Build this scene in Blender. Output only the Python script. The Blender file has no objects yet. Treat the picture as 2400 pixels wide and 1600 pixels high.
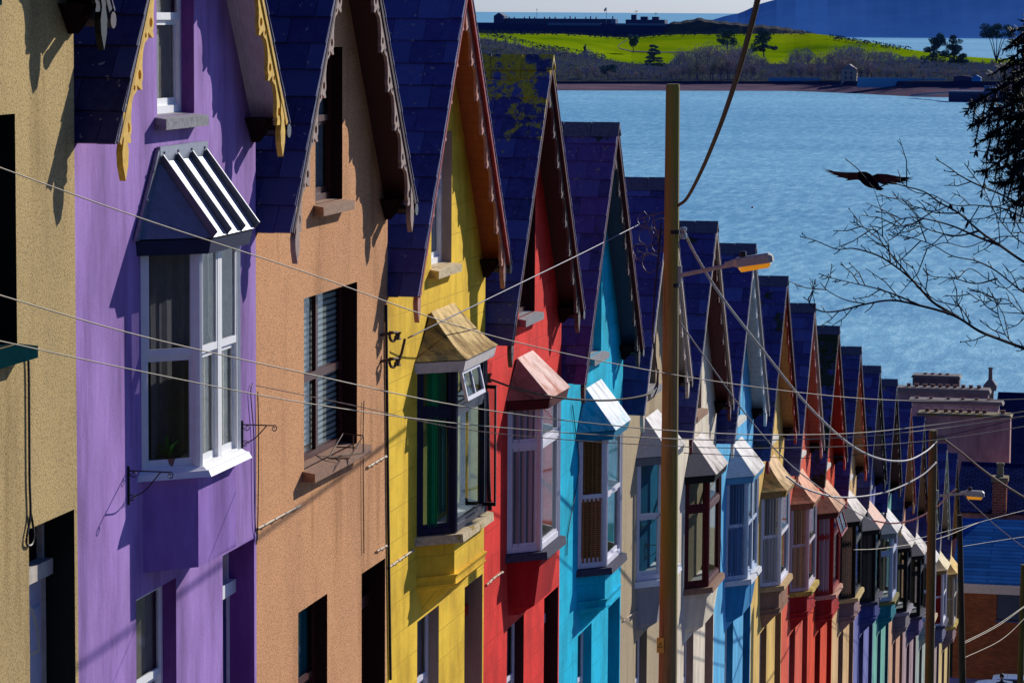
import bpy, math, random
from math import sin, cos, tan, pi, sqrt, radians, atan2
from mathutils import Vector, Matrix
from mathutils.geometry import tessellate_polygon
random.seed(7)
scene = bpy.context.scene
C = scene.collection

# ------------------------------------------------------------------ camera
F = 7400.0; YAW = radians(12.06); PIT = radians(5.97); ROL = radians(.36)
fw = Vector((-sin(YAW)*cos(PIT), cos(YAW)*cos(PIT), -sin(PIT)))
r0 = Vector((cos(YAW), sin(YAW), 0)); u0 = r0.cross(fw)
cr = r0*cos(ROL) + u0*sin(ROL); cu = u0*cos(ROL) - r0*sin(ROL)
cam_d = bpy.data.cameras.new('camera'); cam = bpy.data.objects.new('camera', cam_d); C.objects.link(cam)
cam_d.sensor_width = 36; cam_d.lens = F/2400*36; cam_d.clip_start = .5; cam_d.clip_end = 400000
cam.matrix_world = Matrix(((cr.x, cu.x, -fw.x, 0), (cr.y, cu.y, -fw.y, 0), (cr.z, cu.z, -fw.z, 0), (0, 0, 0, 1)))
scene.camera = cam
def ray(x, y): return fw + cr*((x-1200)/F) + cu*((800-y)/F)
def at(x, y, Y):                       # a point of the street at distance Y
    d = ray(x, y); return d*(Y/d.y)
def onwall(x, y, X=-9.5):
    d = ray(x, y); return d*(X/d.x)
def big(p): return (p[0]*1.0204, p[1]*1.0204)

# ------------------------------------------------------------------ mesh helpers
class MB:
    def __init__(s): s.v = []; s.f = []; s.m = []; s.uv = []; s.t = []
    def face(s, pts, m=0, uv=None, t=.5):
        i = len(s.v); s.v += [tuple(p) for p in pts]; s.f.append(tuple(range(i, i+len(pts)))); s.m.append(m); s.uv.append(uv); s.t.append(t)
    def box(s, x0, x1, y0, y1, z0, z1, m=0):
        a = [(x, y, z) for z in (z0, z1) for y in (y0, y1) for x in (x0, x1)]
        for q in ((0,2,3,1),(4,5,7,6),(0,1,5,4),(2,6,7,3),(0,4,6,2),(1,3,7,5)): s.face([a[k] for k in q], m)
    def hexa(s, a, m=0):               # 8 points: bottom ring then top ring
        n = len(a)//2
        s.face(a[:n][::-1], m); s.face(a[n:], m)
        for i in range(n):
            j = (i+1) % n; s.face([a[i], a[j], a[n+j], a[n+i]], m)
    def tube(s, pts, r, n=6, m=0, cap=True):
        pts = [Vector(p) for p in pts]; N = len(pts)
        rr = r if isinstance(r, (list, tuple)) else [r]*N
        base = len(s.v); up = Vector((0, 0, 1))
        for i, p in enumerate(pts):
            d = (pts[min(i+1, N-1)] - pts[max(i-1, 0)])
            d = d.normalized() if d.length > 1e-9 else Vector((0, 0, 1))
            a = up if abs(d.z) < .95 else Vector((1, 0, 0))
            e1 = d.cross(a).normalized(); e2 = d.cross(e1)
            for k in range(n):
                t = 2*pi*k/n; s.v.append(tuple(p + (e1*cos(t) + e2*sin(t))*rr[i]))
        for i in range(N-1):
            for k in range(n):
                k2 = (k+1) % n
                s.f.append((base+i*n+k, base+i*n+k2, base+(i+1)*n+k2, base+(i+1)*n+k)); s.m.append(m); s.uv.append(None); s.t.append(.5)
        if cap:
            s.f.append(tuple(base+k for k in range(n))[::-1]); s.m.append(m); s.uv.append(None); s.t.append(.5)
            s.f.append(tuple(base+(N-1)*n+k for k in range(n))); s.m.append(m); s.uv.append(None); s.t.append(.5)
    def plate(s, outer, holes, fn, x0, x1, m=0):   # flat polygon (a,b) with holes, thickness x0..x1; fn(a,b,x)->xyz
        loops = [outer] + holes
        tri = tessellate_polygon([[Vector((a, b, 0)) for a, b in l] for l in loops])
        flat = [p for l in loops for p in l]
        for t in tri:
            s.face([fn(*flat[k], x1) for k in t], m); s.face([fn(*flat[k], x0) for k in reversed(t)], m)
        for l in loops:
            for i in range(len(l)):
                j = (i+1) % len(l)
                s.face([fn(*l[i], x0), fn(*l[j], x0), fn(*l[j], x1), fn(*l[i], x1)], m)
    def lathe(s, c, prof, n=12, m=0):
        for (r1, z1), (r2, z2) in zip(prof, prof[1:]):
            for k in range(n):
                a, b = 2*pi*k/n, 2*pi*(k+1)/n
                s.face([(c[0]+r1*cos(a), c[1]+r1*sin(a), c[2]+z1), (c[0]+r1*cos(b), c[1]+r1*sin(b), c[2]+z1),
                        (c[0]+r2*cos(b), c[1]+r2*sin(b), c[2]+z2), (c[0]+r2*cos(a), c[1]+r2*sin(a), c[2]+z2)], m)

SY = [1.0]   # sideways scale of the house being built
GH = 11.0    # gable apex above the doorstep
def obj(name, mb, mats, parent=None, smooth=False, sy=None, tint=False):
    me = bpy.data.meshes.new(name)
    k = SY[0] if (sy is None and parent is not None) else (sy or 1.0)
    me.from_pydata([(x, y*k, z) for x, y, z in mb.v], [], mb.f)
    for mt in (mats if isinstance(mats, (list, tuple)) else [mats]): me.materials.append(mt)
    me.polygons.foreach_set('material_index', mb.m)
    if any(u is not None for u in mb.uv):
        L = me.uv_layers.new(name='UVMap'); d = []
        for f, u in zip(mb.f, mb.uv): d += [c for p in (u or [(0, 0)]*len(f)) for c in p]
        L.data.foreach_set('uv', d)
    if tint:
        A = me.attributes.new('tint', 'FLOAT', 'FACE'); A.data.foreach_set('value', mb.t)
    if smooth: me.polygons.foreach_set('use_smooth', [True]*len(mb.f))
    me.update()
    o = bpy.data.objects.new(name, me); C.objects.link(o)
    if parent is not None: o.parent = parent
    return o
def thing(name, label, cat, loc=(0, 0, 0), group=None):
    o = bpy.data.objects.new(name, None); C.objects.link(o); o.location = loc; o.empty_display_size = .3
    o['label'] = label; o['category'] = cat
    if group: o['group'] = group
    return o
def tag(o, label, cat, group=None, kind=None):
    o['label'] = label; o['category'] = cat
    if group: o['group'] = group
    if kind: o['kind'] = kind
    return o
def struct(name, mb, mt, smooth=False, tint=False):
    o = obj(name, mb, mt, smooth=smooth, tint=tint); o['kind'] = 'structure'; return o
def copy_tree(o, parent=None):
    c = o.copy(); C.objects.link(c)
    if parent is not None: c.parent = parent
    for ch in list(o.children): copy_tree(ch, c)
    return c
def smoothpath(pts, n=8):
    P = [Vector(p) for p in pts]; out = []
    P = [P[0]*2-P[1]] + P + [P[-1]*2-P[-2]]
    for i in range(1, len(P)-2):
        a, b, c, d = P[i-1], P[i], P[i+1], P[i+2]
        for k in range(n):
            t = k/n
            out.append(.5*((2*b) + (c-a)*t + (2*a-5*b+4*c-d)*t*t + (3*b-a-3*c+d)*t**3))
    out.append(P[-2]); return out

# ------------------------------------------------------------------ materials
def lin(c):
    c = c/255.0
    return c/12.92 if c <= .04045 else ((c+.055)/1.055)**2.4
def rgb(r, g, b, k=1.0, mx=.92): return (min(mx, lin(r)*k), min(mx, lin(g)*k), min(mx, lin(b)*k), 1)
def lit(r, g, b): return rgb(r, g, b, 1.6)
class N:                               # tiny node-tree builder
    def __init__(s, name):
        s.m = bpy.data.materials.new(name); s.m.use_nodes = True; s.t = s.m.node_tree
        s.b = s.t.nodes['Principled BSDF']; s.out = s.t.nodes['Material Output']
    def n(s, typ, **kw):
        x = s.t.nodes.new(typ)
        for k, v in kw.items():
            if k in x.inputs: x.inputs[k].default_value = v
            else: setattr(x, k, v)
        return x
    def l(s, a, b): s.t.links.new(a, b)
    def coord(s, scale=(1, 1, 1), kind='Object', loc=(0, 0, 0)):
        c = s.n('ShaderNodeTexCoord'); m = s.n('ShaderNodeMapping'); m.inputs['Scale'].default_value = scale; m.inputs['Location'].default_value = loc
        oi = s.n('ShaderNodeObjectInfo'); va = s.n('ShaderNodeVectorMath', operation='MULTIPLY_ADD'); va.inputs[1].default_value = (.73, .81, .37)
        s.l(oi.outputs['Location'], va.inputs[0]); s.l(c.outputs[kind], va.inputs[2])     # a shift of its own for every object
        s.l(va.outputs[0], m.inputs['Vector']); return m.outputs['Vector']
    def noise(s, vec, scale, detail=4, rough=.6):
        x = s.n('ShaderNodeTexNoise'); x.inputs['Scale'].default_value = scale; x.inputs['Detail'].default_value = detail; x.inputs['Roughness'].default_value = rough
        s.l(vec, x.inputs['Vector']); return x.outputs['Fac']
    def ramp(s, fac, stops):
        x = s.n('ShaderNodeValToRGB'); e = x.color_ramp.elements
        while len(e) < len(stops): e.new(.5)
        for q, (p, c) in zip(e, stops):
            q.position = p; q.color = c if len(c) == 4 else (*c, 1)
        s.l(fac, x.inputs['Fac']); return x.outputs['Color']
    def mix(s, fac, a, b, mode='MIX'):
        x = s.n('ShaderNodeMix', data_type='RGBA', blend_type=mode)
        for sock, v in ((x.inputs[0], fac), (x.inputs[6], a), (x.inputs[7], b)):
            if hasattr(v, 'is_linked'): s.l(v, sock)
            elif isinstance(v, (int, float)): sock.default_value = v
            else: sock.default_value = v if len(v) == 4 else (*v, 1)
        return x.outputs[2]
    def bump(s, h, strength=.3, dist=.02):
        x = s.n('ShaderNodeBump'); x.inputs['Strength'].default_value = strength; x.inputs['Distance'].default_value = dist
        s.l(h, x.inputs['Height']); s.l(x.outputs['Normal'], s.b.inputs['Normal'])
    def base(s, c): s.l(c, s.b.inputs['Base Color'])
    def rough(s, r): s.b.inputs['Roughness'].default_value = r
    def spec(s, r): s.b.inputs['Specular IOR Level'].default_value = r
W1 = (1, 1, 1, 1); K1 = (0, 0, 0, 1)
def mul(c, k): return (min(1, c[0]*k), min(1, c[1]*k), min(1, c[2]*k), 1)
_cache = {}
def cached(fn):
    def g(*a):
        k = (fn.__name__,) + tuple(tuple(x) if isinstance(x, (list, tuple)) else x for x in a)
        if k not in _cache: _cache[k] = fn(*a)
        return _cache[k]
    return g
@cached
def paint(name, c, rough=.6, wear=.25):
    """brush-painted joinery, a little dirt in it"""
    n = N(name); v = n.coord(); f = n.noise(v, 7, 6, .7)
    n.base(n.ramp(f, [(.25, mul(c, 1-wear)), (.55, c), (.8, mul(c, 1+wear*.3))]))
    n.rough(rough); n.spec(.2); n.bump(n.noise(v, 30, 3), .12, .004); return n.m
@cached
def wall_smooth(name, c, dirt=.35):
    n = N(name); v = n.coord((1, 1.1, .16)); s1 = n.noise(v, 2.2, 6, .65)
    v2 = n.coord((1, 1.2, .45)); s2 = n.noise(v2, 1.2, 7, .68)
    a = n.ramp(s1, [(.3, mul(c, 1-dirt)), (.5, c), (.72, mul((c[0]*1.0+.02, c[1]*1.05+.02, c[2]+.02), 1.15))])
    b = n.ramp(s2, [(.28, (.50, .48, .50, 1)), (.62, W1)])
    x = n.mix(.8, a, b, 'MULTIPLY')
    cr_ = n.ramp(n.noise(n.coord((1, 1, 1)), 14, 8, .75), [(.70, K1), (.76, W1)])
    x = n.mix(cr_, x, mul(c, .7)); n.base(x); n.rough(.8); n.spec(.08)
    n.bump(n.noise(n.coord(), 38, 5, .7), .35, .012); return n.m
@cached
def wall_cast(name, c, grain=.62, stain=(.25, .2, .03, 1)):
    n = N(name); v = n.coord(); g = n.noise(v, 58, 3, .75)
    a = n.ramp(g, [(.34, mul(c, 1-grain)), (.48, c), (.62, mul(c, 1.22))])
    s = n.ramp(n.noise(n.coord((1, 1.6, .22)), 1.5, 6, .6), [(.52, K1), (.72, (.6, .6, .6, 1))])
    a = n.mix(s, a, n.mix(.8, a, stain, 'MULTIPLY'))
    b = n.ramp(n.noise(n.coord((1, 1, .5)), .8, 4), [(.3, (.78, .78, .82, 1)), (.6, W1)])
    n.base(n.mix(.8, a, b, 'MULTIPLY')); n.rough(.9); n.spec(.15); n.bump(g, .6, .014); return n.m
@cached
def wall_block(name, c):
    n = N(name); tc = n.n('ShaderNodeTexCoord'); sp = n.n('ShaderNodeSeparateXYZ'); cb = n.n('ShaderNodeCombineXYZ')
    n.l(tc.outputs['Object'], sp.inputs[0]); n.l(sp.outputs['Y'], cb.inputs['X']); n.l(sp.outputs['Z'], cb.inputs['Y'])
    br = n.n('ShaderNodeTexBrick'); n.l(cb.outputs[0], br.inputs['Vector'])
    for k, q in (('Scale', 1.0), ('Brick Width', .92), ('Row Height', .40), ('Mortar Size', .008), ('Mortar Smooth', .3)): br.inputs[k].default_value = q
    s1 = n.noise(n.coord((1, 1.3, .2)), 2.0, 6, .65)
    a = n.ramp(s1, [(.3, mul(c, .74)), (.5, c), (.75, mul(c, 1.1))])
    b = n.ramp(n.noise(n.coord((1, 1, 1)), 1.1, 5, .65), [(.28, (.52, .48, .44, 1)), (.58, W1)])
    a = n.mix(.85, a, b, 'MULTIPLY')
    n.base(n.mix(br.outputs['Fac'], a, mul(c, .70))); n.rough(.75); n.spec(.08)
    mx = n.mix(br.outputs['Fac'], n.noise(n.coord(), 40, 4), K1); n.bump(mx, .4, .012); return n.m
@cached
def slate(name, c, lichen=0.0, moss=0.0, gold=(.80, .55, .02, 1)):
    n = N(name); at_ = n.n('ShaderNodeAttribute'); at_.attribute_name = 'tint'
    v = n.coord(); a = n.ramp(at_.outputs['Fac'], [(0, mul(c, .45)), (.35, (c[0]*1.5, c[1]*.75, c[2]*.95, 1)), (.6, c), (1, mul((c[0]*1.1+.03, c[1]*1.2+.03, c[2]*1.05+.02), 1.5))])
    a = n.mix(n.ramp(n.noise(v, 9, 6, .7), [(.35, (0, 0, 0, 1)), (.7, (.8, .8, .8, 1))]), a, mul((c[0]+.02, c[1]+.02, c[2]+.02), 1.25))
    tc = n.n('ShaderNodeTexCoord'); sp = n.n('ShaderNodeSeparateXYZ'); n.l(tc.outputs['Object'], sp.inputs[0])
    if lichen > 0:
        up = n.n('ShaderNodeMapRange'); up.inputs['From Min'].default_value = 7.8; up.inputs['From Max'].default_value = 10.8; up.inputs['To Min'].default_value = -.16; up.inputs['To Max'].default_value = lichen
        n.l(sp.outputs['Z'], up.inputs['Value'])
        ad = n.n('ShaderNodeMath', operation='ADD'); n.l(n.noise(v, 2.9, 12, .80), ad.inputs[0]); n.l(up.outputs[0], ad.inputs[1])
        a = n.mix(n.ramp(ad.outputs[0], [(.60, K1), (.63, W1)]), a, n.ramp(n.noise(v, 20, 4), [(.3, mul(gold, .55)), (.6, gold)]))
    sp2 = n.ramp(n.noise(v, 16, 2, .5), [(.69, K1), (.72, W1)]); a = n.mix(sp2, a, (.34, .32, .26, 1))
    if moss > 0:
        mm = n.ramp(n.noise(n.coord((1, 1, 1)), 2.2, 8, .7), [(.66-moss, K1), (.72-moss, W1)])
        a = n.mix(mm, a, n.ramp(n.noise(v, 25, 3), [(.3, (.01, .014, .003, 1)), (.7, (.07, .075, .008, 1))]))
    n.base(a); n.rough(.55); n.spec(.4); n.bump(n.noise(v, 22, 5, .7), .35, .012); return n.m
@cached
def stone(name, c, moss=0.0):
    n = N(name); v = n.coord(); g = n.noise(v, 18, 6, .75)
    a = n.ramp(g, [(.3, mul(c, .5)), (.5, c), (.7, mul(c, 1.25))])
    if moss > 0:
        a = n.mix(n.ramp(n.noise(v, 3.2, 9, .75), [(.60-moss, K1), (.68-moss, W1)]), a, n.ramp(n.noise(v, 12, 4), [(.3, (.10, .055, .006, 1)), (.65, (.42, .27, .02, 1))]))
    n.base(a); n.rough(.85); n.spec(.2); n.bump(g, .6, .015); return n.m
@cached
def hood(name, c, dark, amount=.0):
    """weathered hood of a bay: wear and drips running down its slope"""
    n = N(name); a = n.noise(n.coord((.9, 3, .9)), 2.0, 8, .62); b = n.noise(n.coord(), 3.0, 8, .72)
    x = n.ramp(a, [(.32, mul(c, .55)), (.5, c), (.7, mul(c, 1.12))])
    ad = n.n('ShaderNodeMath', operation='ADD'); n.l(a, ad.inputs[0]); n.l(b, ad.inputs[1])
    tc = n.n('ShaderNodeTexCoord'); sp = n.n('ShaderNodeSeparateXYZ'); n.l(tc.outputs['Object'], sp.inputs[0]); mr = n.n('ShaderNodeMapRange'); mr.inputs['From Min'].default_value = GH-4.3; mr.inputs['From Max'].default_value = GH-4.9; mr.inputs['To Min'].default_value = -.06; mr.inputs['To Max'].default_value = .16; n.l(sp.outputs['Z'], mr.inputs['Value'])
    a2 = n.n('ShaderNodeMath', operation='ADD'); n.l(ad.outputs[0], a2.inputs[0]); n.l(mr.outputs[0], a2.inputs[1]); h2 = n.n('ShaderNodeMath', operation='MULTIPLY'); n.l(a2.outputs[0], h2.inputs[0]); h2.inputs[1].default_value = .5
    x = n.mix(n.ramp(h2.outputs[0], [(.53-amount*.5, K1), (.68-amount*.5, W1)]), x, n.ramp(n.noise(n.coord(), 26, 4), [(.3, mul(dark, .45)), (.65, dark)]))
    n.base(x); n.rough(.8); n.spec(.12); n.bump(n.noise(n.coord(), 22, 6, .7), .45, .012); return n.m
@cached
def plain(name, c, rough=.7, spec=.2, metal=0.0):
    n = N(name); n.b.inputs['Base Color'].default_value = c if len(c) == 4 else (*c, 1)
    f = n.noise(n.coord(), 11, 5); n.base(n.ramp(f, [(.3, mul(c, .72)), (.65, c)])); n.rough(rough); n.spec(spec); n.b.inputs['Metallic'].default_value = metal; return n.m
@cached
def boards(name, c, axis='Y', pitch=7.0):
    """planked soffit"""
    n = N(name); w = n.n('ShaderNodeTexWave', wave_type='BANDS', bands_direction=axis, wave_profile='SAW'); w.inputs['Scale'].default_value = pitch/2.0; w.inputs['Distortion'].default_value = 0
    n.l(n.coord(), w.inputs['Vector'])
    a = n.ramp(w.outputs['Fac'], [(0, mul(c, .35)), (.06, c), (1, mul(c, .95))])
    n.base(n.mix(.5, a, n.ramp(n.noise(n.coord((4, 1, 1)), 5, 5), [(.3, (.5, .5, .5, 1)), (.6, W1)]), 'MULTIPLY')); n.rough(.6); return n.m
@cached
def curtain_mat(name, c, freq=9.0):
    n = N(name); w = n.n('ShaderNodeTexWave', wave_type='BANDS', bands_direction='Y'); w.inputs['Scale'].default_value = freq/3; w.inputs['Distortion'].default_value = 3; w.inputs['Detail'].default_value = 2
    n.l(n.coord((1, 1, .12)), w.inputs['Vector'])
    n.base(n.ramp(w.outputs['Fac'], [(.1, mul(c, .68)), (.7, c)])); n.rough(.9); n.spec(.1); return n.m
@cached
def blind_mat(name, c, freq=9.0):
    n = N(name); w = n.n('ShaderNodeTexWave', wave_type='BANDS', bands_direction='Z'); w.inputs['Scale'].default_value = freq; w.inputs['Distortion'].default_value = .6
    n.l(n.coord(), w.inputs['Vector'])
    n.base(n.ramp(w.outputs['Fac'], [(.15, mul(c, .1)), (.6, c)])); n.rough(.6); return n.m
def glass_mat():
    n = N('window_glass'); n.t.nodes.remove(n.b)
    tr = n.n('ShaderNodeBsdfTransparent'); tr.inputs['Color'].default_value = (.80, .84, .84, 1)
    gl = n.n('ShaderNodeBsdfGlossy'); gl.inputs['Roughness'].default_value = .03; gl.inputs['Color'].default_value = (.9, .95, 1, 1)
    fr = n.n('ShaderNodeFresnel'); fr.inputs['IOR'].default_value = 1.6
    ml = n.n('ShaderNodeMath', operation='MULTIPLY'); ml.inputs[1].default_value = .6; n.l(fr.outputs[0], ml.inputs[0])
    mx = n.n('ShaderNodeMixShader'); n.l(ml.outputs[0], mx.inputs[0]); n.l(tr.outputs[0], mx.inputs[1]); n.l(gl.outputs[0], mx.inputs[2])
    n.l(mx.outputs[0], n.out.inputs['Surface']); return n.m
GLASS = glass_mat()
WHITE = paint('white_paint', (.90, .90, .89, 1), .45, .10)
LILAC = paint('lilac_white_paint', (.76, .75, .82, 1), .45, .12)
NAVYP = paint('navy_frame_paint', (.012, .014, .05, 1), .4, .3)
BROWNP = paint('brown_frame_paint', (.075, .018, .016, 1), .4, .3)
BLACKP = paint('black_frame_paint', (.008, .008, .012, 1), .35, .3)
MAROON = paint('maroon_paint', (.085, .008, .014, 1), .4, .3)
CRIMSON = paint('crimson_paint', (.30, .012, .014, 1), .4, .3)
LEADM = plain('lead_grey_metal', (.22, .24, .30, 1), .4, .5, .4)
SEAM_GLARE = plain('standing_seam_metal', (.72, .74, .78, 1), .32, .6, .25)  # glare of the sun on the front slope is put into this metal colour
IRON = plain('black_iron', (.012, .012, .016, 1), .5, .4)
PVC = plain('black_drainpipe', (.015, .013, .018, 1), .4, .4)
DARK = plain('dark_room', (.012, .010, .012, 1), .9, .0)
CREAMC = plain('cream_cable', (.62, .50, .33, 1), .6, .2)

def hobj(name, mb, mats, parent, smooth=False, tint=False):
    mb.v = [(x, y, z+GH) for x, y, z in mb.v]
    return obj(name, mb, mats, parent, smooth, None, tint)
# ------------------------------------------------------------------ the terrace: one builder, twenty houses
EAVE = -3.9; HW = 2.75; SL = sqrt(2.7**2+3.9**2)
def slope(sg, t, q, x):                # t down the slope from the ridge, q below the roof line
    ds, dz = sg*2.7/SL, -3.9/SL; ns, nz = sg*3.9/SL, 2.7/SL
    return (x, HW+ds*t-ns*q, dz*t-nz*q)
def frame_boxes(mb, fn, w, rects, m=0):
    for (a0, a1, b0, b1, n0, n1) in rects:
        p = [fn(a, b, n) for n in (n0, n1) for (a, b) in ((a0, b0), (a1, b0), (a1, b1), (a0, b1))]
        mb.hexa(p, m)
def sash_rects(w, h, style):
    """members of one glazed opening: (a0,a1,b0,b1,back,front), a across, b up, plus the panes"""
    R = []; P = []; o = .055
    R += [(0, o, 0, h, -.05, .0), (w-o, w, 0, h, -.05, .0), (o, w-o, 0, o+.03, -.05, .002), (o, w-o, h-o, h, -.05, .002)]
    if style == 'sash':                # two sliding sashes, the lower one set back
        mid = h*.52
        R += [(o, w-o, mid, mid+.07, -.035, -.004), (o, w-o, mid-.05, mid, -.062, -.036)]
        for a in (o, w-o-.035): R += [(a, a+.035, mid+.07, h-o, -.034, -.006), (a, a+.035, o+.03, mid-.05, -.062, -.037)]
        R += [(o+.035, w-o-.035, h-o-.04, h-o, -.034, -.006), (o+.035, w-o-.035, o+.03, o+.10, -.062, -.037)]
        P += [(o, w-o, mid+.03, h-o, -.02), (o, w-o, o, mid, -.05)]
    elif style == 'top':               # one small light over one big light
        mid = h*.70
        R += [(o, w-o, mid, mid+.085, -.05, -.001)]
        for b0, b1 in ((o+.03, mid), (mid+.085, h-o)):
            R += [(o, o+.045, b0, b1, -.06, -.012), (w-o-.045, w-o, b0, b1, -.06, -.012), (o+.045, w-o-.045, b0, b0+.045, -.06, -.013), (o+.045, w-o-.045, b1-.045, b1, -.06, -.013)]
        P += [(o, w-o, o, h-o, -.04)]
    elif style == 'grid':              # two by two casements
        mid = h*.47
        R += [(o, w-o, mid, mid+.09, -.05, -.001), (w/2-.045, w/2+.045, o+.03, mid, -.05, -.002), (w/2-.045, w/2+.045, mid+.09, h-o, -.05, -.002)]
        P += [(o, w-o, o, h-o, -.04)]
    else:
        P += [(o, w-o, o, h-o, -.04)]
    return R, P
def pane_faces(mb, fn, P):
    for (a0, a1, b0, b1, n) in P: mb.face([fn(a0, b0, n), fn(a1, b0, n), fn(a1, b1, n), fn(a0, b1, n)])

GNDB = plain('dim_curtain_grey', (.22, .22, .26, 1)); ATTB = plain('pale_net', (.66, .68, .72, 1)); EAVE_SHADE = plain('shadowed_boarding', (.022, .012, .014, 1), .9, .0); GUTM = plain('worn_gutter', (.10, .08, .09, 1), .6)  # the near-black brown holds the shade of the eave gap as colour
def wall_window(root, s0, s1, z0, z1, fm, style, back, depth=.2, sill=None, silld=.22, drape=None):
    fn = lambda a, b, n: (-depth+n, s0+a, z0+b)
    R, P = sash_rects(s1-s0, z1-z0, style)
    mb = MB(); frame_boxes(mb, fn, s1-s0, R); win = hobj('window', mb, fm, root)
    g = MB(); pane_faces(g, fn, P); hobj('pane', g, GLASS, win)
    b = MB(); b.face([(-depth-.075, s0-.02, z0-.02), (-depth-.075, s1+.02, z0-.02), (-depth-.075, s1+.02, z1+.02), (-depth-.075, s0-.02, z1+.02)]); hobj('curtain', b, back, win)  # closing sheet; under dark_room it paints the gloom inside, no curtain
    if sill is not None:
        k = MB(); k.hexa([(-depth, s0-.02, z0-.12), (silld, s0-.12, z0-.12), (silld, s1+.06, z0-.12), (-depth, s1+.02, z0-.12),
                          (-depth, s0-.02, z0+.012), (silld, s0-.12, z0-.02), (silld, s1+.06, z0-.02), (-depth, s1+.02, z0+.012)]); hobj('window_sill', k, sill, root)
    return win

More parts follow.
